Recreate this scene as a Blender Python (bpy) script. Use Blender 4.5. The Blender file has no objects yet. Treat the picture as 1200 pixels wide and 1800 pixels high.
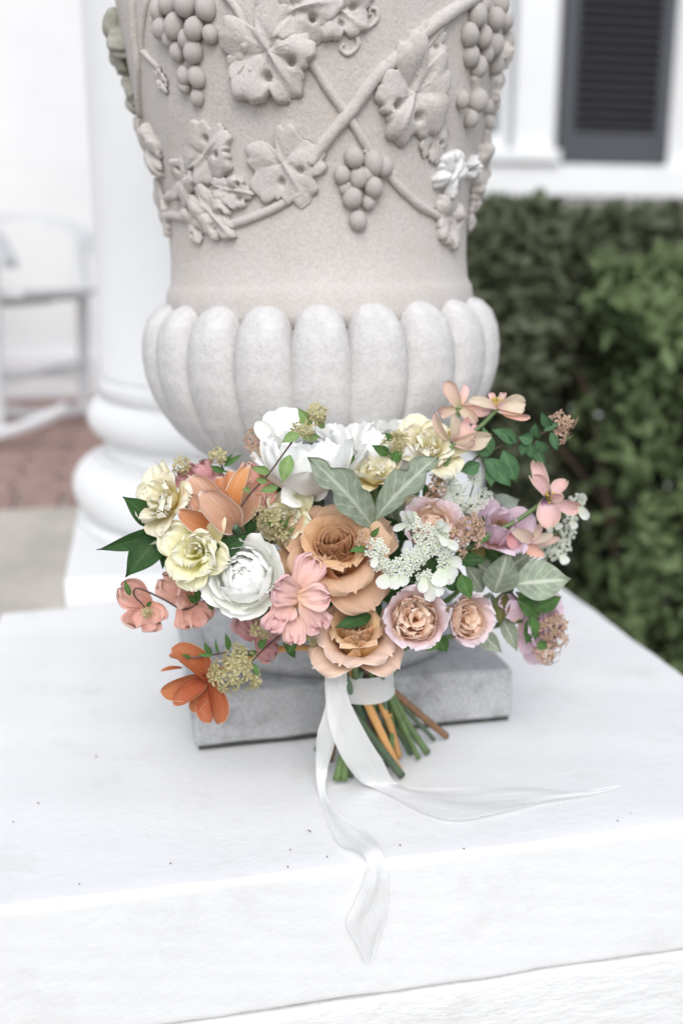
import bpy, math, random
import numpy as np
from mathutils import Matrix, Vector, Quaternion
random.seed(7)
C = bpy.context.scene
col = C.collection

# ------------------------------------------------------------------ camera, sky, sun, exposure
CAM_H = 0.4503                                   # metres above the top of the white pedestal
F_PX = 1750.0                                    # 35 mm lens on a 36 mm tall frame of 1800 px
TH, PSI = math.radians(13.805), math.radians(11.755)
fw = np.array([math.sin(PSI)*math.cos(TH), math.cos(PSI)*math.cos(TH), -math.sin(TH)])
rt = np.array([math.cos(PSI), -math.sin(PSI), 0.0])
up = np.cross(rt, fw)
CAM = np.array([0, 0, CAM_H])
cd = bpy.data.cameras.new('camera'); cam = bpy.data.objects.new('camera', cd); col.objects.link(cam)
m = Matrix(((rt[0], up[0], -fw[0], CAM[0]), (rt[1], up[1], -fw[1], CAM[1]), (rt[2], up[2], -fw[2], CAM[2]), (0, 0, 0, 1)))
cam.matrix_world = m
cd.sensor_fit = 'VERTICAL'; cd.sensor_height = 36; cd.lens = 35
cd.clip_start = 0.05; cd.clip_end = 2000
cd.dof.use_dof = True; cd.dof.focus_distance = 0.775; cd.dof.aperture_fstop = 2.4; cd.dof.aperture_blades = 9
C.camera = cam

W = bpy.data.worlds.new('World'); C.world = W; W.use_nodes = True
wn = W.node_tree.nodes; wl = W.node_tree.links
bg = wn['Background']
sky = wn.new('ShaderNodeTexSky'); sky.sky_type = 'NISHITA'; sky.sun_disc = False
SUN_EL, SUN_AZ = math.radians(42), math.radians(190)    # azimuth clockwise from +Y: behind the camera, a little to the right
sky.sun_elevation = SUN_EL; sky.sun_rotation = SUN_AZ
sky.air_density = 1.0; sky.dust_density = 1.0; sky.ozone_density = 1.0
hs = wn.new('ShaderNodeHueSaturation'); hs.inputs['Saturation'].default_value = 0.35   # thin even cloud
wl.new(sky.outputs[0], hs.inputs['Color']); wl.new(hs.outputs[0], bg.inputs['Color'])
bg.inputs['Strength'].default_value = 0.15
sl = bpy.data.lights.new('sun', 'SUN'); so = bpy.data.objects.new('sun', sl); col.objects.link(so)
sl.energy = 1.15; sl.angle = math.radians(40); sl.color = (1.0, 0.985, 0.97)
sd = Vector((math.sin(SUN_AZ)*math.cos(SUN_EL), math.cos(SUN_AZ)*math.cos(SUN_EL), math.sin(SUN_EL)))
so.rotation_euler = sd.to_track_quat('Z', 'Y').to_euler(); so.location = (0, 0, 6)
C.view_settings.view_transform = 'Standard'; C.view_settings.look = 'None'
C.view_settings.gamma = 1; C.view_settings.use_curve_mapping = False
C.view_settings.exposure = 0.61
C.render.engine = 'CYCLES'
C.cycles.max_bounces = 20; C.cycles.diffuse_bounces = 10; C.cycles.transmission_bounces = 10; C.cycles.transparent_max_bounces = 16
try: C.cycles.use_denoising = True
except Exception: pass

# ------------------------------------------------------------------ helpers
def ray(x, y): return fw + rt*(x-600)/F_PX - up*(y-900)/F_PX
def at(x, y, Y):
    r = ray(x, y); return CAM + r*(Y/r[1])
def atz(x, y, z):
    r = ray(x, y); return CAM + r*((z-CAM_H)/r[2])
def depth(p): return float((np.asarray(p)-CAM) @ fw)
WM = {}
def reg(o, Wm, parent=None):
    if parent is not None:
        o.parent = parent; o.matrix_basis = WM[parent.name].inverted() @ Wm
    else: o.matrix_basis = Wm
    col.objects.link(o); WM[o.name] = Wm
    return o
def empty(name, loc, parent=None):
    o = bpy.data.objects.new(name, None); o.empty_display_size = 0.05
    return reg(o, Matrix.Translation(Vector([float(c) for c in loc])), parent)
def tag(o, label=None, cat=None, group=None, kind=None):
    if label: o['label'] = label
    if cat: o['category'] = cat
    if group: o['group'] = group
    if kind: o['kind'] = kind
    return o
class MB:
    def __init__(s): s.V = []; s.F = []; s.UV = []; s.MI = []; s.n = 0
    def add(s, V, F, UV=None, M=None, mi=0):
        V = np.asarray(V, float)
        if M is not None:
            A = np.array(M); V = V @ A[:3, :3].T + A[:3, 3]
        if UV is None: UV = np.zeros((len(V), 2))
        s.V.append(V); s.UV.append(np.asarray(UV, float))
        k = s.n; s.F += [tuple(i+k for i in f) for f in F]; s.MI += [mi]*len(F); s.n += len(V)
        return s
    def mesh(s, name, mats, smooth=True):
        V = np.concatenate(s.V); UV = np.concatenate(s.UV)
        me = bpy.data.meshes.new(name); me.from_pydata(V.tolist(), [], s.F)
        uvl = me.uv_layers.new(name='UVMap')
        idx = np.empty(len(me.loops), np.int32); me.loops.foreach_get('vertex_index', idx)
        uvl.data.foreach_set('uv', UV[idx].ravel())
        for mt in (mats if isinstance(mats, (list, tuple)) else [mats]): me.materials.append(mt)
        if max(s.MI) > 0: me.polygons.foreach_set('material_index', s.MI)
        me.polygons.foreach_set('use_smooth', [smooth]*len(me.polygons))
        me.update(); return me
    def obj(s, name, mats, parent=None, smooth=True, Wm=None, local=False):
        """verts in world space unless local; the object's own origin is at Wm"""
        Wm = Wm or (WM[parent.name] if parent is not None else Matrix.Identity(4))
        if not local:
            I = np.array(Wm.inverted()); s.V = [v @ I[:3, :3].T + I[:3, 3] for v in s.V]
        return reg(bpy.data.objects.new(name, s.mesh(name, mats, smooth)), Wm, parent)
def inst(name, me, Wm, parent=None): return reg(bpy.data.objects.new(name, me), Wm, parent)
def grid_faces(nu, nv, closed=False, flip=False):
    F = []
    for j in range(nv-1):
        for i in range(nu if closed else nu-1):
            a = j*nu+i; b = j*nu+(i+1) % nu; f = (a, b, b+nu, a+nu)
            F.append(f[::-1] if flip else f)
    return F
def box(x0, x1, y0, y1, z0, z1, b=0.0, seg=2):
    import bmesh
    bm = bmesh.new(); bmesh.ops.create_cube(bm, size=1)
    for v in bm.verts:
        v.co = Vector(((x0+x1)/2+v.co.x*(x1-x0), (y0+y1)/2+v.co.y*(y1-y0), (z0+z1)/2+v.co.z*(z1-z0)))
    if b: bmesh.ops.bevel(bm, geom=bm.edges[:], offset=b, segments=seg, profile=0.5, affect='EDGES')
    bm.verts.ensure_lookup_table()
    V = [tuple(v.co) for v in bm.verts]; F = [tuple(v.index for v in f.verts) for f in bm.faces]; bm.free()
    return V, F
def catmull(P, n):
    P = [np.asarray(p, float) for p in P]
    if len(P) == 2: return np.array([P[0]+(P[1]-P[0])*t for t in np.linspace(0, 1, n+1)])
    out = []; Q = [2*P[0]-P[1]]+P+[2*P[-1]-P[-2]]
    for i in range(1, len(Q)-2):
        for t in np.linspace(0, 1, n, endpoint=False):
            a, b, c, d = Q[i-1:i+3]
            out.append(.5*((2*b)+(c-a)*t+(2*a-5*b+4*c-d)*t*t+(3*b-a-3*c+d)*t**3))
    out.append(P[-1]); return np.array(out)
def tube(P, R, ns=8, caps=True):
    P = np.asarray(P, float); n = len(P); R = np.broadcast_to(np.asarray(R, float), (n,))
    T = np.gradient(P, axis=0); T /= np.linalg.norm(T, axis=1)[:, None]+1e-12
    N = np.cross(T[0], [0, 0, 1.0]); N = N if np.linalg.norm(N) > .05 else np.cross(T[0], [1.0, 0, 0]); N /= np.linalg.norm(N)
    V = []; UV = []; s = 0
    for k in range(n):
        N = N-T[k]*(N@T[k]); N /= np.linalg.norm(N); B = np.cross(T[k], N)
        for i in range(ns):
            a = 2*math.pi*i/ns; V.append(P[k]+R[k]*(math.cos(a)*N+math.sin(a)*B)); UV.append((i/ns, k/(n-1)))
    F = grid_faces(ns, n, True)
    if caps:
        F.append(tuple(range(ns))[::-1]); F.append(tuple((n-1)*ns+i for i in range(ns)))
    return V, F, UV
def lathe(prof, ns=64, rfun=None):
    V = []; UV = []
    for j, (r, z) in enumerate(prof):
        for i in range(ns):
            a = 2*math.pi*i/ns; rr = r if rfun is None else rfun(r, z, a)
            V.append((rr*math.cos(a), rr*math.sin(a), z)); UV.append((i/ns, j/len(prof)))
    F = grid_faces(ns, len(prof), True)
    F.append(tuple(range(ns))[::-1]); F.append(tuple((len(prof)-1)*ns+i for i in range(ns)))
    return V, F, UV
def noise1(x, s=0): return math.sin(x*1.7+s)+.5*math.sin(x*3.9+s*2.3+1)+.25*math.sin(x*8.3+s*1.1+2)

# ------------------------------------------------------------------ materials
class NT:
    def __init__(s, name):
        s.m = bpy.data.materials.new(name); s.m.use_nodes = True; s.t = s.m.node_tree
        s.b = s.t.nodes['Principled BSDF']; s.out = s.t.nodes['Material Output']
    def n(s, typ, **kw):
        x = s.t.nodes.new(typ)
        for k, v in kw.items(): setattr(x, k, v)
        return x
    def l(s, a, b): s.t.links.new(a, b)
    def math(s, op, a, b=None):
        x = s.n('ShaderNodeMath', operation=op)
        for i, v in enumerate((a, b)):
            if v is None: continue
            if isinstance(v, (int, float)): x.inputs[i].default_value = v
            else: s.l(v, x.inputs[i])
        return x.outputs[0]
    def ramp(s, fac, stops, interp='LINEAR'):
        x = s.n('ShaderNodeValToRGB'); e = x.color_ramp.elements; x.color_ramp.interpolation = interp
        while len(e) < len(stops): e.new(.5)
        for q, (p, c) in zip(e, stops): q.position = p; q.color = (*c, 1) if len(c) == 3 else c
        s.l(fac, x.inputs[0]); return x.outputs[0]
    def mix(s, fac, a, b, mode='MIX'):
        x = s.n('ShaderNodeMix', data_type='RGBA', blend_type=mode)
        for k, v in ((0, fac), (6, a), (7, b)):
            if isinstance(v, (int, float)): x.inputs[k].default_value = v
            elif isinstance(v, tuple): x.inputs[k].default_value = (*v, 1)
            else: s.l(v, x.inputs[k])
        return x.outputs[2]
    def noise(s, scale, detail=4, vec=None, rough=.55, out=0):
        x = s.n('ShaderNodeTexNoise'); x.inputs['Scale'].default_value = scale; x.inputs['Detail'].default_value = detail
        x.inputs['Roughness'].default_value = rough
        if vec is not None: s.l(vec, x.inputs['Vector'])
        return x.outputs[out]
    def bump(s, h, strength, dist, prev=None):
        x = s.n('ShaderNodeBump'); x.inputs['Strength'].default_value = strength; x.inputs['Distance'].default_value = dist
        s.l(h, x.inputs['Height'])
        if prev is not None: s.l(prev, x.inputs['Normal'])
        return x.outputs[0]
    def mapping(s, vec, scale):
        x = s.n('ShaderNodeMapping'); x.inputs['Scale'].default_value = scale; s.l(vec, x.inputs['Vector']); return x.outputs[0]
def stone(name, base, var, speck, bump, dirt=None, rough=.92, sc=1.0):
    g = NT(name); tc = g.n('ShaderNodeTexCoord').outputs['Object']
    n1 = g.noise(9*sc, 5, tc); n2 = g.noise(330*sc, 3, tc); n3 = g.noise((dirt[2] if dirt and len(dirt) > 2 else 60)*sc, 6, tc, .7)
    c = g.ramp(n1, [(.3, tuple(b*(1-var) for b in base)), (.7, tuple(min(1, b*(1+var)) for b in base))])
    c = g.mix(g.math('MULTIPLY', g.ramp(n2, [(.42, (1, 1, 1)), (.56, (0, 0, 0))]), speck), c, tuple(b*.55 for b in base))
    if dirt:
        d = g.ramp(n3, [(.48, (0, 0, 0)), (.64, (1, 1, 1))]); c = g.mix(g.math('MULTIPLY', d, dirt[1]), c, dirt[0])
    g.l(c, g.b.inputs['Base Color']); g.b.inputs['Roughness'].default_value = rough; g.b.inputs['Specular IOR Level'].default_value = .25
    b1 = g.bump(n3, .3*bump, .004); b2 = g.bump(n2, .6*bump, .0015, b1)
    vo = g.n('ShaderNodeTexVoronoi'); vo.inputs['Scale'].default_value = 150*sc; g.l(tc, vo.inputs['Vector'])
    pit = g.ramp(vo.outputs['Distance'], [(.10, (0, 0, 0)), (.22, (1, 1, 1))]); b2 = g.bump(pit, .35*bump, .001, b2)
    g.l(b2, g.b.inputs['Normal']); return g.m
def paint(name, base, rough=.6, stretch=(3, 30, 30), strength=.3, dist=.004, fine=160, grime=0.0):
    g = NT(name); tc = g.n('ShaderNodeTexCoord').outputs['Object']
    s = g.mapping(tc, stretch)
    n1 = g.noise(4, 6, s, .6); n2 = g.noise(fine, 5, tc, .65); n3 = g.noise(5, 4, tc)
    c = g.ramp(n3, [(.35, tuple(b*.955 for b in base)), (.65, base)])
    if grime: c = g.mix(g.math('MULTIPLY', g.ramp(g.noise(14, 8, tc, .7), [(.55, (0, 0, 0)), (.75, (1, 1, 1))]), grime), c, (.5, .49, .46))
    g.l(c, g.b.inputs['Base Color']); g.b.inputs['Roughness'].default_value = rough; g.b.inputs['Specular IOR Level'].default_value = .3
    b = g.bump(n1, strength, dist); b = g.bump(n2, strength*.8, dist*.35, b); g.l(b, g.b.inputs['Normal']); return g.m
def plain(name, base, rough=.6, var=.1, sc=20, metal=0):
    g = NT(name); tc = g.n('ShaderNodeTexCoord').outputs['Object']; r = g.n('ShaderNodeObjectInfo').outputs['Random']
    c = g.ramp(g.noise(sc, 4, tc), [(.3, tuple(b*(1-var) for b in base)), (.7, tuple(min(1, b*(1+var)) for b in base))])
    c = g.mix(g.math('MULTIPLY', r, var*1.5), c, tuple(b*.6 for b in base))
    g.l(c, g.b.inputs['Base Color']); g.b.inputs['Roughness'].default_value = rough; g.b.inputs['Metallic'].default_value = metal; return g.m
def petal_mat(name, stops, edge=None, edge_w=.06, streak=.25, streak_col=None, transl=.3, rough=.65, bump=.55):
    """pigment runs from the petal's base (v=0) to its tip (v=1); optional pale margin"""
    g = NT(name); uv = g.n('ShaderNodeTexCoord').outputs['UV']; sp = g.n('ShaderNodeSeparateXYZ'); g.l(uv, sp.inputs[0])
    u, v = sp.outputs[0], sp.outputs[1]
    rnd = g.n('ShaderNodeObjectInfo').outputs['Random']
    obn = g.noise(70, 3, g.n('ShaderNodeTexCoord').outputs['Object'])
    vv = g.math('ADD', v, g.math('MULTIPLY', g.math('SUBTRACT', obn, .5), .55))
    c = g.ramp(vv, stops)
    st = g.noise(1, 4, g.mapping(uv, (34, 1.8, 1)), .6)
    if streak: c = g.mix(g.math('MULTIPLY', g.ramp(st, [(.42, (0, 0, 0)), (.62, (1, 1, 1))]), streak*1.3), c, streak_col or tuple(x*.75 for x in stops[-1][1]))
    if edge:
        d = g.math('MINIMUM', g.math('MINIMUM', u, g.math('SUBTRACT', 1.0, u)), g.math('MULTIPLY', g.math('SUBTRACT', 1.0, v), 1.3))
        d = g.math('ADD', d, g.math('MULTIPLY', g.math('SUBTRACT', st, .5), edge_w*1.2))
        c = g.mix(g.ramp(d, [(edge_w*.35, (1, 1, 1)), (edge_w, (0, 0, 0))]), c, edge)
    hsv = g.n('ShaderNodeHueSaturation'); g.l(c, hsv.inputs['Color'])
    g.l(g.math('ADD', .93, g.math('MULTIPLY', rnd, .12)), hsv.inputs['Value']); g.l(g.math('ADD', .492, g.math('MULTIPLY', rnd, .016)), hsv.inputs['Hue'])
    c = hsv.outputs[0]
    g.l(c, g.b.inputs['Base Color']); g.b.inputs['Roughness'].default_value = rough; g.b.inputs['Specular IOR Level'].default_value = .12
    pass
    nb = g.bump(st, bump, .0006); g.l(nb, g.b.inputs['Normal'])
    tr = g.n('ShaderNodeBsdfTranslucent'); g.l(c, tr.inputs['Color']); mx = g.n('ShaderNodeMixShader'); mx.inputs[0].default_value = transl
    g.l(g.b.outputs[0], mx.inputs[1]); g.l(tr.outputs[0], mx.inputs[2]); g.l(mx.outputs[0], g.out.inputs['Surface']); return g.m
def leaf_mat(name, base, vein, back=None, rough=.45, nv=9.0, blotch=None, transl=.2, vstr=.6):
    g = NT(name); tcn = g.n('ShaderNodeTexCoord'); uv = tcn.outputs['UV']; sp = g.n('ShaderNodeSeparateXYZ'); g.l(uv, sp.inputs[0])
    u, v = sp.outputs[0], sp.outputs[1]; au = g.math('ABSOLUTE', g.math('SUBTRACT', u, .5))
    n = g.noise(90, 4, tcn.outputs['Object'])
    side = g.math('SINE', g.math('MULTIPLY', g.math('ADD', g.math('SUBTRACT', v, g.math('MULTIPLY', au, .6)), g.math('MULTIPLY', g.noise(5, 2, uv), .12)), nv*6.283))
    sv = g.ramp(side, [(.78, (0, 0, 0)), (.98, (1, 1, 1))])
    mid = g.ramp(au, [(.028, (1, 1, 1)), (.07, (0, 0, 0))])
    c = g.ramp(n, [(.3, tuple(b*.75 for b in base)), (.7, tuple(b*1.25 for b in base))])
    if blotch: c = g.mix(g.ramp(g.noise(60, 3, tcn.outputs['Object']), [(.5, (0, 0, 0)), (.58, (1, 1, 1))]), c, blotch)
    vm = g.math('MULTIPLY', g.math('MAXIMUM', mid, g.math('MULTIPLY', sv, .5)), vstr)
    c = g.mix(vm, c, vein)
    rnd = g.n('ShaderNodeObjectInfo').outputs['Random']
    hsv = g.n('ShaderNodeHueSaturation'); g.l(c, hsv.inputs['Color']); g.l(g.math('ADD', .8, g.math('MULTIPLY', rnd, .4)), hsv.inputs['Value']); c = hsv.outputs[0]
    if back:
        gi = g.n('ShaderNodeNewGeometry').outputs['Backfacing']; c = g.mix(gi, c, back)
    g.l(c, g.b.inputs['Base Color']); g.b.inputs['Roughness'].default_value = rough; g.b.inputs['Specular IOR Level'].default_value = .12
    g.l(g.bump(g.math('ADD', vm, n), .35, .0006), g.b.inputs['Normal'])
    tr = g.n('ShaderNodeBsdfTranslucent'); g.l(c, tr.inputs['Color']); mx = g.n('ShaderNodeMixShader'); mx.inputs[0].default_value = transl
    g.l(g.b.outputs[0], mx.inputs[1]); g.l(tr.outputs[0], mx.inputs[2]); g.l(mx.outputs[0], g.out.inputs['Surface']); return g.m

M = {}
M['white_masonry'] = paint('white_masonry', (.785, .785, .785), .7, (20, 26, 26), .19, .0035, 150, .30)
M['white_masonry_low'] = paint('white_masonry_low', (.78, .78, .775), .75, (10, 26, 26), .4, .006, 110, .4)
M['white_paint'] = paint('white_paint', (.80, .80, .80), .5, (2, 2, 2), .1, .002, 60)
M['chair_shaded_white'] = paint('chair_shaded_white', (.66, .67, .68), .5, (2, 2, 2), .1, .002, 60)  # white chair; the missing porch shade is put into this greyer colour
M['white_wall'] = paint('white_wall', (.76, .76, .755), .65, (1, 1, 8), .15, .003, 40)
M['urn_stone'] = stone('urn_stone', (.58, .54, .513), .06, .2, .8, ((.52, .46, .40), .42, 26))
M['lobe_stone'] = stone('lobe_stone', (.60, .582, .57), .07, .2, .9, ((.74, .72, .70), .5, 34))
M['plinth_stone'] = stone('plinth_stone', (.46, .46, .465), .2, .4, 1.4, ((.24, .24, .235), .8, 26))
M['pale_repair'] = stone('pale_repair', (.74, .73, .72), .05, .1, .8)
M['mossy_stone'] = stone('mossy_stone', (.40, .385, .34), .1, .3, .9, ((.27, .27, .20), .7))
M['brick'] = plain('brick', (.34, .22, .19), .85, .25, 30)
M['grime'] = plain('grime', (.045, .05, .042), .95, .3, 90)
M['mortar'] = plain('mortar', (.50, .46, .43), .9, .15, 20)
M['concrete'] = stone('concrete', (.53, .49, .44), .12, .3, .7, ((.36, .34, .30), .6, 14), sc=.5)
M['soil'] = plain('soil', (.09, .075, .055), .95, .3, 6)
M['shutter'] = plain('shutter', (.026, .026, .029), .5, .1, 8)
M['shutter_frame'] = plain('shutter_frame', (.06, .063, .073), .45, .08, 8)
M['bark'] = plain('bark', (.12, .08, .06), .9, .3, 40)
g = NT('window_glass'); g.b.inputs['Base Color'].default_value = (.10, .12, .13, 1); g.b.inputs['Roughness'].default_value = .05; M['glass'] = g.m
M['curtain'] = plain('curtain', (.62, .66, .68), .8, .05, 6)
M['hedge_dark'] = leaf_mat('hedge_dark', (.145, .165, .100), (.20, .22, .15), None, .42, 4, None, .15, .2)
M['hedge_bright'] = leaf_mat('hedge_bright', (.165, .22, .10), (.24, .29, .17), None, .42, 4, None, .2, .2)
# leaves
M['leaf_dark'] = leaf_mat('leaf_dark', (.045, .105, .035), (.09, .17, .06), None, .45)
M['leaf_mid'] = leaf_mat('leaf_mid', (.09, .19, .055), (.16, .28, .10), None, .45)
M['leaf_blue'] = leaf_mat('leaf_blue', (.085, .18, .085), (.15, .27, .13), None, .5)
M['leaf_grey'] = leaf_mat('leaf_grey', (.26, .305, .225), (.62, .63, .52), None, .6, 6, None, .12, .55)
M['leaf_pale'] = leaf_mat('leaf_pale', (.47, .54, .46), (.58, .62, .52), None, .6, 5)
M['leaf_sprig'] = leaf_mat('leaf_sprig', (.20, .31, .11), (.32, .40, .18), None, .5)
M['leaf_autumn'] = leaf_mat('leaf_autumn', (.16, .17, .06), (.28, .22, .10), None, .5, 6, (.23, .09, .03))
# petals
white = (.80, .80, .77)
M['p_white'] = petal_mat('white_petal', [(0, (.84, .86, .74)), (.35, (.92, .92, .89)), (1, (.93, .93, .915))], streak=.04, bump=.15, transl=.07)
M['p_ranun'] = petal_mat('ranunculus_petal', [(0, (.76, .84, .60)), (.4, (.92, .93, .88)), (1, (.93, .93, .915))], streak=.03, bump=.15, transl=.07)
M['p_cream'] = petal_mat('cream_petal', [(0, (.86, .70, .22)), (.35, (.87, .78, .44)), (.8, (.88, .83, .63)), (1, (.88, .85, .72))], streak=.12, transl=.2)
M['p_lemon'] = petal_mat('lemon_petal', [(0, (.80, .77, .20)), (.4, (.87, .83, .42)), (.8, (.89, .86, .62)), (1, (.90, .88, .74))], streak=.12, transl=.2)
M['p_caramel'] = petal_mat('caramel_petal', [(0, (.70, .40, .14)), (.5, (.71, .43, .24)), (1, (.75, .51, .37))], (.80, .58, .44), .035, streak=.15, transl=.28)
M['p_caramel_in'] = petal_mat('caramel_inner', [(0, (.72, .40, .09)), (.5, (.72, .42, .17)), (1, (.72, .46, .27))], (.78, .54, .36), .035, streak=.15, transl=.16)
M['p_apricot'] = petal_mat('apricot_petal', [(0, (.72, .40, .09)), (.5, (.72, .44, .18)), (1, (.74, .50, .33))], (.82, .62, .44), .035, streak=.12, transl=.16)
M['p_apricot_tip'] = petal_mat('apricot_pink', [(0, (.72, .40, .15)), (.4, (.74, .50, .30)), (1, (.76, .57, .47))], (.82, .68, .60), .035, streak=.12, transl=.16)
M['p_blush'] = petal_mat('blush_petal', [(0, (.84, .56, .34)), (.5, (.84, .59, .43)), (1, (.86, .67, .55))], (.86, .72, .62), .035, streak=.12, transl=.16)
M['p_lilac'] = petal_mat('lilac_petal', [(0, (.82, .58, .45)), (.4, (.81, .62, .58)), (1, (.80, .66, .70))], (.82, .72, .78), .035, streak=.12, transl=.16)
M['p_mauve'] = petal_mat('mauve_petal', [(0, (.78, .56, .44)), (.3, (.73, .51, .58)), (1, (.76, .61, .70))], streak=.15, transl=.2)
M['p_tulip'] = petal_mat('peach_tulip', [(0, (.60, .30, .18)), (.5, (.68, .29, .12)), (1, (.70, .38, .24))], (.86, .78, .70), .06, .55, (.74, .46, .33), .2)
M['p_tulip_in'] = petal_mat('tulip_inside', [(0, (.62, .26, .08)), (.5, (.68, .25, .07)), (1, (.72, .36, .18))], (.86, .76, .66), .06, .6, (.74, .42, .25), transl=.25)
M['p_tulip_out'] = petal_mat('tulip_outside', [(0, (.62, .33, .20)), (.5, (.68, .36, .21)), (1, (.73, .47, .35))], (.87, .80, .74), .06, .6, (.78, .54, .44), transl=.25)
M['p_orange'] = petal_mat('orange_tulip', [(0, (.36, .08, .035)), (.4, (.42, .10, .028)), (1, (.50, .18, .08))], (.66, .44, .28), .04, .5, (.52, .22, .12), .2)
M['p_coral'] = petal_mat('coral_petal', [(0, (.68, .34, .25)), (.5, (.75, .42, .34)), (1, (.79, .53, .46))], None, .05, .25, (.60, .26, .2), .2)
M['p_pink'] = petal_mat('pink_ruffle', [(0, (.78, .50, .32)), (.35, (.79, .50, .42)), (1, (.82, .52, .53))], None, .05, .3, (.80, .60, .56), .2)
M['p_rose'] = petal_mat('dusty_pink', [(0, (.55, .22, .24)), (.5, (.62, .32, .33)), (1, (.66, .40, .41))], None, .05, .25, None, .2)
M['p_helle'] = petal_mat('pink_cup', [(0, (.14, .06, .16)), (.20, (.26, .11, .24)), (.30, (.74, .52, .52)), (.6, (.74, .47, .45)), (1, (.72, .46, .40))], (.76, .66, .48), .06, .25, (.78, .58, .55), .2)
M['p_tan'] = petal_mat('tan_pink', [(0, (.56, .58, .32)), (.3, (.72, .58, .42)), (1, (.73, .57, .46))], (.64, .34, .38), .05, .35, (.68, .38, .42), .2)
M['p_creamy'] = petal_mat('cream_pink', [(0, (.72, .46, .48)), (.4, (.78, .67, .50)), (1, (.82, .74, .58))], None, .05, .3, (.72, .48, .48), .35)
M['floret_white'] = petal_mat('floret_white', [(0, (.70, .76, .58)), (1, (.83, .83, .82))], None, .05, 0, None, .3)
M['floret_green'] = plain('floret_green', (.46, .52, .20), .6, .2, 300)
M['floret_tan'] = petal_mat('floret_tan', [(0, (.34, .36, .13)), (.5, (.54, .52, .28)), (1, (.60, .54, .33))], None, .05, .3, (.5, .3, .2), .25)
M['floret_pink'] = petal_mat('floret_pink', [(0, (.46, .42, .20)), (.5, (.62, .44, .32)), (1, (.66, .48, .40))], None, .05, .3, (.45, .2, .17), .25)
M['stem_green'] = plain('stem_green', (.125, .20, .07), .5, .25, 60)
M['stem_dark'] = plain('stem_dark', (.075, .115, .065), .5, .25, 60)
M['stem_blue'] = plain('stem_blue', (.13, .21, .13), .5, .2, 60)
M['stem_orange'] = plain('stem_orange', (.62, .33, .12), .6, .15, 90)
M['stem_brown'] = plain('stem_brown', (.27, .145, .075), .8, .3, 120)
M['twig'] = plain('twig', (.12, .07, .06), .7, .25, 90)
M['stamen'] = plain('stamen', (.55, .42, .07), .6, .2, 200)
M['purple'] = plain('purple_eye', (.16, .08, .17), .6, .3, 200)
M['pith'] = plain('pith', (.45, .45, .22), .8, .2, 200)
g = NT('silk'); tcn = g.n('ShaderNodeTexCoord'); uvm = g.mapping(tcn.outputs['UV'], (14, 1.6, 1))
nn = g.noise(1.2, 5, uvm, .6); wv = g.noise(1, 3, g.mapping(tcn.outputs['UV'], (160, 6, 1)))
g.l(g.ramp(nn, [(.3, (.84, .84, .835)), (.7, (.89, .89, .885))]), g.b.inputs['Base Color']); g.b.inputs['Roughness'].default_value = .42
g.b.inputs['Sheen Weight'].default_value = .4; g.b.inputs['Anisotropic'].default_value = .4
g.l(g.bump(wv, .2, .0005, g.bump(nn, .3, .003)), g.b.inputs['Normal'])
tr = g.n('ShaderNodeBsdfTranslucent'); tr.inputs['Color'].default_value = (.80, .80, .79, 1); mx = g.n('ShaderNodeMixShader'); mx.inputs[0].default_value = .18
tp = g.n('ShaderNodeBsdfTransparent'); mx2 = g.n('ShaderNodeMixShader'); mx2.inputs[0].default_value = .2
g.l(g.b.outputs[0], mx.inputs[1]); g.l(tr.outputs[0], mx.inputs[2]); g.l(mx.outputs[0], mx2.inputs[1]); g.l(tp.outputs[0], mx2.inputs[2]); g.l(mx2.outputs[0], g.out.inputs['Surface'])
M['silk'] = g.m
M['debris'] = plain('debris', (.10, .055, .05), .8, .3, 50)

# ------------------------------------------------------------------ the setting
GZ = -0.95                                          # garden ground; the pedestal top is z = 0
mb = MB(); n = 9
xs = np.linspace(-300, 300, n); V = [(x, y, GZ) for y in xs for x in xs]
tag(mb.add(V, grid_faces(n, n)).obj('ground', M['soil']), kind='structure')

FZ = -0.06                                          # porch floor
porch = MB().add(*box(-5, .66, 1.342, 4.3, GZ-.02, FZ-.012)).obj('porch_floor', M['mortar'], smooth=False)
tag(porch, kind='structure')
bme = {}
def brick_mesh(k, w, d):
    V, F = box(-w/2, w/2, -d/2, d/2, 0, .014, .004, 1)
    return MB().add(V, F).mesh('brick', M['brick'], False)
bA, bB = brick_mesh(0, .194, .088), brick_mesh(1, .088, .18)
for r in range(18):
    y = 2.44+r*.1
    for k in range(9):
        x = -1.62+k*.204+(r % 2)*.102
        if x > .1: continue
        inst('brick', bA, Matrix.Translation((x, y, FZ-.0125+random.uniform(-.0015, .0015))) @ Matrix.Rotation(random.uniform(-.012, .012), 4, 'Z'), porch)
for k in range(17):
    inst('brick', bB, Matrix.Translation((-1.62+k*.1, 2.29, FZ-.0125+random.uniform(-.0015, .0015))), porch)
tag(MB().add(*box(-5, .66, 1.345, 2.195, FZ-.011, FZ+.002, .003)).obj('porch_edge', M['concrete'], porch, smooth=False))

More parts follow.
